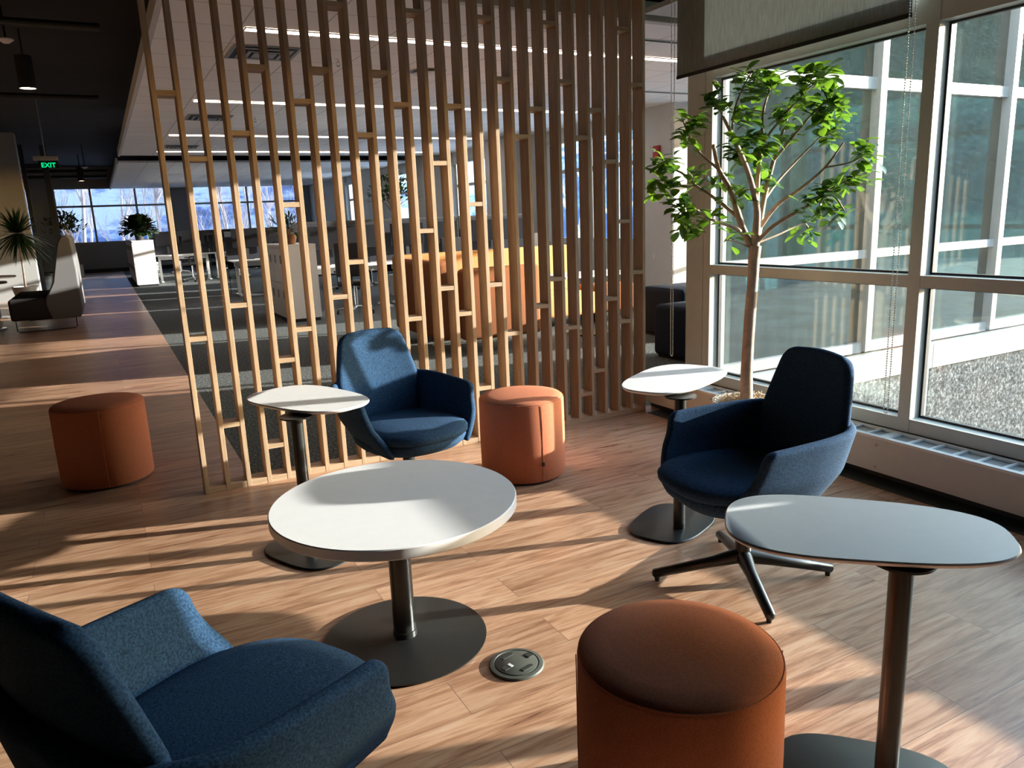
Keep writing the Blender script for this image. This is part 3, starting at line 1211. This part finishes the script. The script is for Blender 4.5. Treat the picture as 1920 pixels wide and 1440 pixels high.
TX, TY = 3.10, 3.05
U = Vector((.88, -.473, 0)).normalized()       # along the picture's width at the tree
V = Vector((.473, .88, 0)).normalized()
tree = thing('ficus_tree', 'potted rubber-leaf ficus tree with slim pale trunk by the window corner', 'plant', (TX, TY, 0))


def TP(u, z, d=0.0):
    return U * u + V * d + Vector((0, 0, z))


br = MB()
trunk = [TP(0, .30), TP(-.005, .5), TP(.0, .7), TP(.006, .85), TP(.014, 1.0), TP(.018, 1.14), TP(.022, 1.21)]
br.tube(trunk, [.036, .033, .031, .031, .029, .031, .034], 18)
rt = random.Random(11)
tips = []


def limb(pts, r0, r1, n=10):
    # smooth polyline with Catmull-Rom
    P_ = [Vector(p) for p in pts]
    P_ = [P_[0] * 2 - P_[1]] + P_ + [P_[-1] * 2 - P_[-2]]
    out = []
    for i in range(1, len(P_) - 2):
        for k in range(4):
            t_ = k / 4
            a, b_, c_, d_ = P_[i - 1:i + 3]
            out.append(0.5 * ((2 * b_) + (c_ - a) * t_ + (2 * a - 5 * b_ + 4 * c_ - d_) * t_ ** 2 + (3 * b_ - a - 3 * c_ + d_) * t_ ** 3))
    out.append(P_[-2])
    N = len(out)
    br.tube(out, [r0 + (r1 - r0) * i / (N - 1) for i in range(N)], 9)
    return out


B0 = (.02, 1.20, 0)
LIMBS = [
    ([(.02, 1.18, 0), (-.04, 1.30, .02), (-.10, 1.50, .05), (-.16, 1.62, .08), (-.20, 1.75, .06)], .022, .009),
    ([(.02, 1.20, 0), (.02, 1.32, -.02), (.01, 1.42, -.04), (-.06, 1.60, -.10), (-.17, 1.78, -.18), (-.22, 1.86, -.2)], .024, .007),
    ([(.01, 1.42, -.04), (.02, 1.58, -.02), (.04, 1.74, 0), (.05, 1.90, .02), (.08, 2.0, .03)], .015, .004),
    ([(.02, 1.20, 0), (.06, 1.30, .06), (.10, 1.45, .12), (.16, 1.66, .16), (.22, 1.84, .18), (.26, 1.98, .2)], .020, .006),
    ([(.06, 1.30, .06), (.14, 1.42, .02), (.24, 1.50, -.04), (.34, 1.60, -.10), (.42, 1.72, -.12)], .013, .004),
    ([(.02, 1.22, 0), (.10, 1.32, -.08), (.26, 1.42, -.16), (.34, 1.46, -.2), (.40, 1.38, -.22)], .013, .004),
    ([(-.04, 1.28, .02), (-.12, 1.32, -.04), (-.24, 1.36, -.10), (-.34, 1.42, -.14), (-.40, 1.46, -.15)], .012, .004),
    ([(-.06, 1.36, .03), (-.16, 1.46, .10), (-.26, 1.54, .16), (-.34, 1.62, .2), (-.46, 1.66, .2)], .011, .004),
    ([(.10, 1.45, .12), (.20, 1.55, .2), (.32, 1.66, .25), (.44, 1.78, .24)], .010, .004),
    ([(.16, 1.66, .16), (.26, 1.80, .10), (.36, 1.92, .06), (.44, 1.96, .02)], .009, .003),
    ([(.04, 1.74, 0), (.12, 1.86, -.08), (.20, 1.96, -.14), (.28, 2.04, -.16)], .008, .003),
    ([(-.16, 1.62, .08), (-.26, 1.72, .12), (-.32, 1.82, .12), (-.36, 1.90, .1)], .008, .003),
    ([(-.17, 1.78, -.18), (-.16, 1.90, -.2), (-.12, 2.0, -.2), (-.08, 2.06, -.18)], .006, .003),
    ([(.02, 1.22, 0), (.16, 1.26, .06), (.28, 1.30, .12), (.36, 1.32, .14)], .006, .003),
    ([(.34, 1.60, -.10), (.46, 1.62, -.12), (.54, 1.66, -.12)], .005, .003),
    ([(-.26, 1.54, .16), (-.40, 1.56, .14), (-.50, 1.62, .1)], .005, .003),
    ([(0.0, 1.20, 0), (-.10, 1.24, -.06), (-.16, 1.25, -.08)], .005, .003),
    ([(.26, 1.42, -.16), (.38, 1.50, -.12), (.50, 1.54, -.1)], .006, .003),
]
limbpts = []
for pts, r0, r1 in LIMBS:
    limbpts.append(limb([TP(*p) for p in pts], r0, r1))
fol = MB()
CL = []
# leaf clusters (across, height) grouped around the crown
for px, pz, n_ in [(-.27, 1.95, 10), (-.30, 1.87, 12), (-.34, 1.78, 12), (-.40, 1.70, 9), (-.45, 1.64, 7), (-.38, 1.58, 8), (-.50, 1.52, 9), (-.46, 1.46, 8), (-.42, 1.38, 8), (-.38, 1.33, 8), (-.33, 1.30, 5),
                  (-.10, 2.06, 7), (-.07, 1.96, 8), (-.10, 1.86, 9), (.08, 2.10, 9), (.12, 2.05, 9), (.20, 2.06, 9), (.03, 2.02, 8), (.28, 2.04, 10), (.34, 2.06, 9), (.40, 2.0, 9), (.44, 1.93, 9), (.50, 1.90, 8), (.55, 1.86, 7),
                  (.46, 1.84, 9), (.52, 1.78, 8), (.34, 1.92, 10), (.26, 1.94, 9), (.18, 1.93, 9), (.12, 1.84, 8), (.38, 1.84, 8), (.56, 1.62, 8), (.52, 1.55, 9), (.46, 1.50, 7), (.50, 1.68, 7),
                  (-.02, 1.76, 9), (-.10, 1.68, 10), (-.15, 1.76, 7), (.04, 1.64, 8), (-.16, 1.56, 7), (-.05, 1.48, 6), (.14, 1.54, 8), (.08, 1.72, 6), (.32, 1.48, 8), (.30, 1.40, 7), (.38, 1.36, 8), (.42, 1.32, 5), (.36, 1.24, 6),
                  (-.14, 1.25, 3), (-.24, 1.60, 7), (-.22, 1.42, 5), (.20, 1.42, 5), (.0, 1.90, 6), (.22, 1.76, 5)]:
    CL.append((px, pz, n_))
allp = [p for L_ in limbpts for p in L_]
for px, pz, n_ in CL:
    base = TP(px, pz, 0)
    near = min(allp, key=lambda q: (q.dot(U) - px) ** 2 + (q.z - pz) ** 2)
    dd = near.dot(V) + rt.uniform(-.10, .10)
    c_ = TP(px, pz, dd)
    # twig from the nearest limb point to the cluster
    mid = (near + c_) / 2 + Vector((rt.uniform(-.02, .02), rt.uniform(-.02, .02), .015))
    br.tube([near, mid, c_], [.0035, .003, .002], 6)
    tw = (c_ - near)
    tw = tw.normalized() if tw.length > .01 else Vector((0, 0, 1))
    nn = int(n_ * 2.5)
    for k in range(nn):
        a = k * 2.4 + rt.uniform(-.3, .3)
        f = k / nn
        o_ = c_ - tw * (.08 * f) + Vector((rt.uniform(-.04, .04), rt.uniform(-.04, .04), rt.uniform(-.04, .04)))
        side = Vector((math.cos(a), math.sin(a), rt.uniform(-.5, .75)))
        dirv = (side + tw * .5).normalized()
        leaf(fol, o_, dirv, Vector((rt.uniform(-.4, .4), rt.uniform(-.4, .4), 1)), rt.uniform(.058, .086), rt.uniform(.038, .052), rt.uniform(0, .35))
br.build('trunk', M_bark, tree, True, 60)
fol.build('foliage', M_leaf, tree, True, 60, recalc=False)
MB().lathe(0, 0, [(.12, 0), (.15, .01), (.19, .33), (.19, .35), (.175, .35), (.17, .32), (0, .32)], 48).build('pot', M_pot, tree, True)
ms = MB()
for k in range(420):
    a = rt.uniform(0, 6.283)
    q = .17 * math.sqrt(rt.random())
    p = Vector((q * math.cos(a), q * math.sin(a), .325))
    pts = [p, p + Vector((rt.uniform(-.02, .02), rt.uniform(-.02, .02), rt.uniform(.01, .035))), p + Vector((rt.uniform(-.045, .045), rt.uniform(-.045, .045), rt.uniform(.0, .05)))]
    ms.tube(pts, .0016, 4, False)
mo = ms.build('moss', M_moss, tree, True)
mo['kind'] = 'stuff'

# ------------------------------------------------------------------ ceiling fittings
LG = 'linear ceiling lights'
for i, (y, x0, x1, lab) in enumerate([(6.75, 1.26, 6.3, 'long linear ceiling light nearest the slat screen'), (10.57, 1.26, 6.9, 'linear ceiling light, second row back from the screen'),
                                      (14.38, 1.26, 6.9, 'linear ceiling light, third row back from the screen'), (17.35, 1.26, 7.0, 'linear ceiling light just before the black ceiling gap')]):
    t = thing('linear_light', lab, 'ceiling light', ((x0 + x1) / 2, y, CZ - .003), 0, LG)
    h = (x1 - x0) / 2
    MB().box(-h, h, -.05, .05, -.006, -.001).build('diffuser', M_led, t)
    MB().box(-h - .01, h + .01, -.062, -.05, -.009, 0).box(-h - .01, h + .01, .05, .062, -.009, 0).box(-h - .01, -h, -.05, .05, -.009, 0).box(h, h + .01, -.05, .05, -.009, 0).build('housing', M_heatw, t)


def diffuser(lab, x, y, s=.30, proto=None):
    t = thing('air_diffuser', lab, 'ceiling vent', (x, y, CZ))
    fr_ = MB()
    for k, (a, z) in enumerate(((s, -.004), (s - .07, -.016), (s - .14, -.026))):
        w_ = .03
        fr_.box(-a, a, -a, -a + w_, z - .004, z).box(-a, a, a - w_, a, z - .004, z).box(-a, -a + w_, -a + w_, a - w_, z - .004, z).box(a - w_, a, -a + w_, a - w_, z - .004, z)
    fr_.box(-.1, .1, -.1, .1, -.03, -.026)
    fr_.build('louvre', M_steel, t)
    MB().box(-s + .02, s - .02, -s + .02, s - .02, -.003, -.001).build('backing', M_duct, t)
    return t


diffuser('large square metal ceiling diffuser near the first linear light', 1.56, 7.62)
diffuser('square metal ceiling diffuser between second and third linear lights', 1.62, 12.1)
diffuser('square metal ceiling diffuser just before the last linear light', 1.62, 16.35)
t = thing('air_diffuser', 'round ceiling diffuser beyond the slats right of the sprinkler', 'ceiling vent', (3.36, 8.05, CZ))
MB().lathe(0, 0, [(.05, -.04), (.16, -.03), (.165, -.026), (.05, -.02)], 32).build('louvre', M_heatw, t, True)
MB().lathe(0, 0, [(.17, -.008), (.2, -.004), (.2, 0)], 32).build('frame', M_steel, t, True)
for i, (x, y, lab) in enumerate([(2.28, 7.7, 'small pendent sprinkler head right of the large square diffuser'), (2.24, 12.0, 'small pendent sprinkler head beyond the second linear light'), (2.2, 16.2, 'small pendent sprinkler head near the last linear light'), (6.4, 8.3, 'small pendent sprinkler head high up near the side windows')]):
    t = thing('sprinkler', lab, 'sprinkler', (x, y, CZ))
    MB().lathe(0, 0, [(.035, -.004), (.035, 0)], 20).build('escutcheon', M_heatw, t, True)
    MB().cyl(0, 0, -.03, -.002, .009, seg=10).tube([(-.016, 0, -.03), (-.016, 0, -.055), (0, 0, -.062), (.016, 0, -.055), (.016, 0, -.03), (-.016, 0, -.03)], .0035, 6).cyl(0, 0, -.068, -.064, .018, seg=12).build('head', M_chrome, t, True)
for x, y, lab in [(5.3, 6.06, 'dark slot vent in the ceiling right of the screen, nearer one'), (7.1, 8.58, 'thin dark slot vent in the ceiling farther back by the side wall')]:
    t = thing('slot_vent', lab, 'ceiling vent', (x, y, CZ))
    MB().box(-.6, .6, -.03, .03, -.006, -.002).build('slot', M_dark, t)
    MB().box(-.61, .61, -.036, -.03, -.008, 0).box(-.61, .61, .03, .036, -.008, 0).build('frame', M_heatw, t)
# exit sign
ex = thing('exit_sign', 'green lit EXIT sign hanging from the black ceiling', 'exit sign', (-.648, 16.0, 2.70))
MB().box(-.19, .19, -.05, .05, .0, .07).cyl(0, 0, .07, 1.05, .01, seg=8).build('housing', M_wallg, ex)
fc = bpy.data.curves.new('exit_letters', 'FONT')
fc.body = 'EXIT'
fc.size = .11
fc.align_x = 'CENTER'
fc.extrude = .006
fc.offset = .002
fo = bpy.data.objects.new('letters_tmp', fc)
COL.objects.link(fo)
bpy.context.view_layer.update()
dg = bpy.context.evaluated_depsgraph_get()
me = bpy.data.meshes.new_from_object(fo.evaluated_get(dg))
bpy.data.objects.remove(fo)
me.materials.clear()
me.materials.append(M_exit)
lo = bpy.data.objects.new('letters', me)
COL.objects.link(lo)
lo.parent = ex
lo.rotation_euler = (math.pi / 2, 0, 0)
lo.location = (0.03, -.012, -.115)
MB().box(-.12, .18, -.004, .004, -.13, .0).build('panel', M_scr, ex)

# black ceiling: ducts, pipes, downlights, detectors
def run(name, lab, cat, pts, r, mat=M_duct, seg=16):
    o = MB().tube(pts, r, seg).build(name, mat, None, True)
    return tag(o, lab, cat)


run('ceiling_pipe', 'dark pipe crossing the black ceiling behind the big downlight', 'pipe', [(-8, 9.4, 3.5), (.3, 9.4, 3.5)], .035)
run('ceiling_pipe', 'slim dark conduit above the thicker pipe on the black ceiling', 'pipe', [(-8, 9.9, 3.58), (.3, 9.9, 3.58)], .02)
run('ceiling_duct', 'fat dark round duct under the black ceiling at top left', 'duct', [(-8, 7.0, 3.5), (.4, 7.0, 3.5)], .16, seg=28)
run('ceiling_pipe', 'dark sprinkler main over the middle of the corridor', 'pipe', [(-8, 14.5, 3.55), (.3, 14.5, 3.55)], .04)
run('ceiling_pipe', 'dark pipe crossing the ceiling just in front of the far windows', 'pipe', [(-5, 27.5, 3.3), (.5, 27.5, 3.3)], .05)
run('ceiling_pipe', 'dark pipe farthest back, right under the far wall top', 'pipe', [(-5, 30.5, 3.32), (.5, 30.5, 3.32)], .05)


def downlight(lab, x, y, zb, L, r=.065):
    t = thing('can_downlight', lab, 'ceiling light', (x, y, zb))
    MB().lathe(0, 0, [(r - .006, .012), (r, 0), (r, L), (0, L)], 28).build('can', M_blackm, t, True)
    MB().lathe(0, 0, [(0, .006), (r - .008, .006)], 24).build('lens', M_led2, t)
    MB().cyl(0, 0, L, 3.75 - zb, .01, seg=8).build('stem', M_blackm, t)
    return t


downlight('black cylinder downlight hanging lit below the pipe at upper left', -.50, 10.9, 3.10, .36, .09)
downlight('lit black downlight cropped by the left edge of the ceiling', -.78, 9.0, 3.30, .3, .1)
downlight('small black downlight in front of the left partition top', -1.75, 17.5, 3.02, .28, .07)
downlight('black downlight at the far left edge near the partition', -1.95, 16.0, 3.05, .28, .07)
downlight('distant black downlight in front of the far windows', -.25, 27, 2.98, .4, .09)
t = thing('smoke_detector', 'white domed detector on the black ceiling near the lit downlight', 'detector', (-.58, 9.9, 3.42))
MB().lathe(0, 0, [(0, -.035), (.03, -.032), (.06, -.01), (.075, 0), (.075, .01), (0, .01)], 32).build('dome', M_white, t, True)
MB().cyl(0, 0, .01, .33, .012, seg=8).build('stem', M_blackm, t)
t = thing('smoke_detector', 'tiny white detector far down the black corridor ceiling', 'detector', (-.1, 24, 3.16))
MB().lathe(0, 0, [(0, -.035), (.03, -.032), (.07, -.01), (.09, 0), (.09, .01), (0, .01)], 24).build('dome', M_white, t, True)
MB().cyl(0, 0, .01, .59, .012, seg=8).build('stem', M_blackm, t)

# wall devices on the right wall behind the window corner
fa = thing('fire_alarm', 'red fire alarm strobe on the grey wall left of the tree', 'fire alarm', (X8, 9.66, 2.30))
MB().box(-.05, 0, -.07, .07, -.09, .09, .008).build('body', M_red, fa)
MB().box(-.056, -.05, -.0, .05, .0, .05, .002).build('strobe_lens', M_white, fa)
fb2 = thing('fire_alarm', 'tiny red fire alarm far back on a white window pier', 'fire alarm', (7.35, 28.0, 2.37))
MB().box(-.06, 0, -.12, .12, -.12, .12, .01).build('body', M_red, fb2)
ls = thing('light_switch', 'small white switch plate low on the grey wall left of the window corner', 'switch', (X8, 9.75, .70))
MB().box(-.008, 0, -.045, .045, -.07, .07, .002).build('plate', M_wall, ls)
MB().box(-.014, -.008, -.018, .018, -.035, .035).build('rocker', M_white, ls)

# ------------------------------------------------------------------ dark ottomans behind the corner
def cube_ott(lab, x, y, w_, h, rz=0):
    t = thing('block_stool', lab, 'ottoman', (x, y, 0), rz)
    MB().box(-w_, w_, -w_, w_, .02, h, .05).build('upholstery', M_navy, t, True, 60)
    MB().box(-w_ + .04, w_ - .04, -w_ + .04, w_ - .04, 0, .03).build('base', M_blackm, t)
    return t


cube_ott('dark navy stool farther from the camera beside the window corner', 5.85, 6.75, .36, .56)
cube_ott('dark navy stool nearer the camera beside the window corner', 4.98, 5.62, .28, .52)

# ------------------------------------------------------------------ amber booth sofa and its table
sf = thing('booth_sofa', 'amber high-backed booth sofa seen through the slats', 'sofa', (4.3, 8.0, 0))
MB().box(-1.25, 1.2, .62, .80, .14, 1.02, .04).build('backrest', M_yell, sf, True, 40)
MB().box(-1.25, -1.05, -.62, .60, .14, .98, .05).build('side_panel', M_yell_shade, sf, True, 40)
MB().box(-1.04, -.10, -.80, -.62, .14, .90, .05).build('front_backrest', M_yell_shade, sf, True, 40)
MB().box(-1.04, 1.2, -.02, .61, .16, .44, .05).build('seat', M_yell, sf, True, 40)
MB().box(-1.04, -.20, -.61, -.10, .16, .44, .05).build('seat', M_yell_shade, sf, True, 40)
for x, y in ((-1.15, -.7), (-.2, -.7), (-1.15, .7), (1.1, .7)):
    MB().cyl(x, y, 0, .15, .015, seg=10).build('leg', M_blackm, sf, True)
st = thing('booth_table', 'white rectangular table beside the amber sofa seat', 'table', (5.05, 7.55, 0))
MB().box(-.5, .5, -.30, .30, .70, .725, .004).build('tabletop', M_white, st)
MB().cyl(0, 0, .02, .70, .03, seg=20).build('pole', M_black, st, True)
MB().cyl(0, 0, 0, .02, .24, seg=32).build('base_plate', M_black, st, True)
bs = thing('bench_seat', 'amber bench at the right end of the booth', 'bench', (5.95, 8.4, 0))
MB().box(-.35, .35, -.3, .3, .15, .48, .04).build('upholstery', M_yell_shade, bs, True, 40)
MB().box(-.3, .3, -.25, .25, 0, .15).build('base', M_blackm, bs)

# ------------------------------------------------------------------ office cabinets
def cabinet(lab, x0, x1, y0, y1, h, rows=2):
    t = thing('file_cabinet', lab, 'cabinet', ((x0 + x1) / 2, y0, 0))
    w_ = (x1 - x0) / 2
    D = y1 - y0
    MB().box(-w_ + .02, w_ - .002, 0.002, D - .002, .05, h - .03).build('body', M_white, t)
    MB().box(-w_, w_, 0, D, h - .028, h, .003).build('top_panel', M_white, t)
    MB().box(-w_ + .03, w_ - .02, .02, D - .02, 0, .05).build('plinth', M_blackm, t)
    n = max(1, int(round(D / .42)))
    for i in range(n):
        for r in range(rows):
            z0 = .06 + r * (h - .10) / rows
            z1 = .06 + (r + 1) * (h - .10) / rows - .012
            dr_ = MB().box(-w_, -w_ + .019, i * D / n + .004, (i + 1) * D / n - .004, z0, z1).build('locker_door', M_white, t)
            yc = (i + .5) * D / n
            MB().box(-w_ - .014, -w_, yc - .012, yc + .012, z1 - .22, z1 - .10).build('handle', M_steel, dr_)
    return t


cabinet('white locker cabinet seen close behind the slats, with a fern basket on top', 2.31, 2.80, 11.4, 12.9, 1.14)
cabinet('long white cabinet beside the corridor with a bushy plant on top', .70, 1.22, 22.1, 27.2, 1.19)


def bushy(name, lab, x, y, z, r, n, L, potr=.09, poth=.18, seed=1, mat=None, spread=1.0, potmat=None, cat='plant', W=.035, trunkh=0.0):
    rr = random.Random(seed)
    t = thing(name, lab, cat, (x, y, z))
    f = MB()
    s_ = MB()
    top = poth + trunkh
    for k in range(n):
        a = rr.uniform(0, 6.283)
        e = rr.uniform(-.1, 1.3)
        q = r * (rr.random() ** .4)
        c_ = Vector((math.cos(a) * math.cos(e) * q * spread, math.sin(a) * math.cos(e) * q * spread, top + .02 + math.sin(e) * q + (r * .5 if trunkh else 0)))
        dv = (c_ - Vector((0, 0, top))).normalized() + Vector((rr.uniform(-.5, .5), rr.uniform(-.5, .5), rr.uniform(-.4, .2)))
        leaf(f, c_, dv, Vector((0, 0, 1)), L * rr.uniform(.7, 1.2), W * rr.uniform(.8, 1.2), rr.uniform(0, .5))
        if k % 6 == 0:
            s_.tube([(0, 0, top - .02), (c_.x * .4, c_.y * .4, top + (c_.z - top) * .6), tuple(c_)], [.006, .004, .002], 5, False)
    if trunkh:
        s_.tube([(0, 0, poth - .04), (.02, 0, poth + trunkh * .5), (0, 0, top + .02)], [.018, .015, .012], 8)
    f.build('foliage', mat or M_leafd, t, True, 60, recalc=False)
    s_.build('stem', M_bark, t, True)
    MB().lathe(0, 0, [(potr * .75, 0), (potr, poth), (potr - .01, poth), (potr - .012, poth - .02), (0, poth - .02)], 28).build('pot', potmat or M_blackm, t, True)
    return t


bushy('potted_plant', 'dark bushy plant in a black pot on the long corridor cabinet', .93, 22.7, 1.19, .36, 420, .19, .13, .20, 4, W=.13)
bushy('potted_fern', 'arching fern in a wicker basket on the white locker cabinet', 2.50, 11.8, 1.14, .26, 260, .16, .13, .14, 7, potmat=M_wicker, W=.018)
bushy('potted_tree', 'dark leafy indoor tree behind the slats in front of the side windows', 5.05, 14.2, 0, .50, 330, .10, .2, .4, 9, W=.05, trunkh=1.15, potmat=M_pot)
bushy('potted_tree', 'small leafy tree silhouetted against the far window behind the grey bench', -.95, 28.5, 0, .62, 300, .15, .22, .4, 12, W=.07, trunkh=.75, potmat=M_pot)


# ------------------------------------------------------------------ office desks, monitors, task chairs
def desk(lab, x, y, w_=1.5, grp=None):
    t = thing('office_desk', lab, 'desk', (x, y, 0), 0, grp)
    h = w_ / 2
    MB().box(-h, h, -.38, .38, .715, .74, .003).build('desktop', M_white, t)
    for s in (-1, 1):
        MB().box(s * (h - .12) - .03, s * (h - .12) + .03, -.04, .04, .03, .715).box(s * (h - .12) - .03, s * (h - .12) + .03, -.34, .34, 0, .03).build('leg', M_heatw, t)
    MB().box(-h + .1, h - .1, .1, .25, .60, .70).build('cable_tray', M_heatw, t)
    return t


def monitor(lab, x, y, z=.74, rz=0, grp=None, w_=.6):
    t = thing('monitor', lab, 'monitor', (x, y, z), rz, grp)
    MB().box(-w_ / 2, w_ / 2, -.015, .02, .26, .64, .006).build('screen', M_scr, t)
    MB().box(-.03, .03, .02, .05, .0, .45).box(-.12, .12, -.05, .1, 0, .012).build('stand', M_blackm, t)
    return t


def divider(lab, x, y, w_=1.5, z0=.55, z1=1.32, grp=None, mat=None):
    t = thing('desk_divider', lab, 'divider', (x, y, 0), 0, grp)
    MB().box(-w_ / 2 + .01, w_ / 2 - .01, -.014, .014, z0, z1 - .03).build('panel', mat or M_divid, t)
    MB().box(-w_ / 2, w_ / 2, -.018, .018, z1 - .03, z1).box(-w_ / 2, -w_ / 2 + .01, -.018, .018, 0, z1 - .03).box(w_ / 2 - .01, w_ / 2, -.018, .018, 0, z1 - .03).build('frame', M_blackm, t)
    return t


def task_chair(lab, x, y, rz, grp=None):
    t = thing('office_chair', lab, 'office chair', (x, y, 0), rz, grp)
    MB().box(-.24, .24, -.24, .22, .45, .52, .03).build('seat', M_greyd, t, True, 40)
    MB().box(-.23, .23, .20, .25, .60, 1.12, .02).box(-.03, .03, .22, .27, .48, .62).build('backrest', M_greyd, t, True, 40)
    for s in (-1, 1):
        MB().box(s * .27 - .02, s * .27 + .02, -.12, .14, .66, .69, .008).box(s * .27 - .012, s * .27 + .012, -.02, .02, .48, .66).build('armrest', M_blackm, t)
    MB().cyl(0, 0, .08, .45, .028, seg=12).build('column', M_chrome, t, True)
    for k in range(5):
        a = k * 2 * math.pi / 5 + .3
        lg = MB().tube([(0, 0, .11), (.30 * math.cos(a), .30 * math.sin(a), .075)], [.022, .014], 8).build('leg', M_steel, t, True)
        MB().tube([(.30 * math.cos(a) - .012, .30 * math.sin(a), .03), (.30 * math.cos(a) + .012, .30 * math.sin(a), .03)], .03, 12).build('caster', M_blackm, lg, True)
    return t


G1, G2, G3 = 'front row', 'middle row', 'back row'
rows = [
    (12.6, [3.58, 5.1, 6.62], 'level with the white locker cabinet', 1.46),
    (17.0, [3.1, 4.65, 6.2], 'in the middle row', 1.34),
    (23.6, [2.02, 3.54, 5.06, 6.58], 'beside the long corridor cabinet', 1.24),
    (28.0, [2.2, 3.75, 5.3], 'in front of the far windows', 1.24),
]
d0 = m0 = v0 = c0 = None
for ri, (y, xs_, where, dz) in enumerate(rows):
    gd, gm_, gv, gc = ['%s %s' % (k, where) for k in ('desks', 'monitors', 'dividers', 'task chairs')]
    v0r = None
    for j, x in enumerate(xs_):
        ld = 'white office desk ' + where
        if d0 is None:
            d0 = desk(ld, x, y, 1.5, gd)
        else:
            copy_thing(d0, (x, y, 0), 0, ld, gd)
        lv = 'grey desk divider with black frame ' + where
        if v0r is None:
            v0r = divider(lv, x, y + .42, 1.5, .55, dz, gv)
        else:
            copy_thing(v0r, (x, y + .42, 0), 0, lv, gv)
        for q in (-.35, .33):
            lm = 'black flat monitor on a desk ' + where
            if m0 is None:
                m0 = monitor(lm, x + q, y + .15, .74, 0, gm_)
            else:
                copy_thing(m0, (x + q, y + .15, .74 + (.12 if (j + ri) % 2 else 0) * 0), .1 * q, lm, gm_)
        lc = 'charcoal task chair with five-star base ' + where
        if c0 is None:
            c0 = task_chair(lc, x - .1, y - .75, 2.6, gc)
        else:
            copy_thing(c0, (x + .15 * math.sin(j * 3 + ri), y - .78, 0), 2.4 + j * .7 + ri, lc, gc)

# ------------------------------------------------------------------ corridor side: bench, tables, plants
bn = thing('highback_bench', 'grey high-backed bench on a wire sled base beside the corridor', 'bench', (-.88, 13.4, 0))
MB().box(-.46, .24, .025, 1.92, .175, .50, .04).build('seat', M_greyd, bn, True, 40)
prof = [(.08, .17), (.46, .17), (.50, .25), (.50, .90), (.48, 1.36), (.44, 1.41), (.36, 1.40), (.30, 1.30), (.16, .72), (.04, .50), (.02, .40)]
bm_ = MB()
bm_.loft([[(x, 0.0, z) for x, z in prof], [(x, 1.95, z) for x, z in prof]])
o = bm_.build('backrest', M_grey, bn, True, 40)
bv = o.modifiers.new('round', 'BEVEL')
bv.width = .02
bv.segments = 3
for y in (.05, 1.85):
    MB().tube([(-.40, y, .17), (-.40, y, .03), (-.37, y, .008), (.36, y, .008), (.39, y, .03), (.39, y, .17)], .007, 8).build('sled_leg', M_blackm, bn, True)
for lab, x, y, z in (('small round walnut cafe table nearer the camera at the left edge', -1.74, 14.3, .74), ('small round walnut cafe table behind the nearer one at the left edge', -1.78, 16.3, .74)):
    t = thing('cafe_table', lab, 'table', (x, y, 0))
    MB().cyl(0, 0, z - .03, z, .36, seg=48).build('tabletop', M_tabled, t, True)
    MB().cyl(0, 0, .02, z - .03, .03, seg=16).build('pole', M_black, t, True)
    MB().lathe(0, 0, [(.25, 0), (.25, .012), (.04, .025), (0, .025)], 40).build('base_plate', M_chrome, t, True)
# spiky dracaena in a pot
dt = thing('dracaena', 'spiky dracaena with a thin cane stem in a pale pot behind the cafe tables', 'plant', (-1.42, 18.0, 0))
f = MB()
rr = random.Random(3)
for k in range(260):
    a = rr.uniform(0, 6.283)
    e = math.asin(rr.uniform(-.75, 1))
    d_ = Vector((math.cos(a) * math.cos(e), math.sin(a) * math.cos(e), math.sin(e)))
    L_ = rr.uniform(.48, .78)
    c_ = Vector((0, 0, 1.48))
    prev = None
    s_ = d_.cross(Vector((0, 0, 1))).normalized()
    for q, w_ in ((0.03, .012), (.35, .020), (.7, .014), (1, .002)):
        p = c_ + d_ * L_ * q - Vector((0, 0, .20 * q * q * L_))
        cur = (f.bm.verts.new(p + s_ * w_), f.bm.verts.new(p - s_ * w_))
        if prev:
            f.bm.faces.new((prev[0], prev[1], cur[1], cur[0]))
        prev = cur
f.build('foliage', M_leafd, dt, True, 60, recalc=False)
MB().tube([(-.03, 0, .3), (-.01, 0, .8), (0, 0, 1.48)], [.022, .018, .02], 10).build('stem', M_bark, dt, True)
MB().lathe(-.03, 0, [(.13, 0), (.24, .44), (.22, .44), (.20, .38), (0, .38)], 40).build('pot', M_pot, dt, True)
wb = thing('waste_bin', 'slim pale bin standing past the grey bench by the corridor', 'bin', (-.72, 29.5, 0))
MB().lathe(0, 0, [(.10, 0), (.12, .42), (.105, .42), (.10, .40), (0, .40)], 24).build('body', M_steel, wb, True)
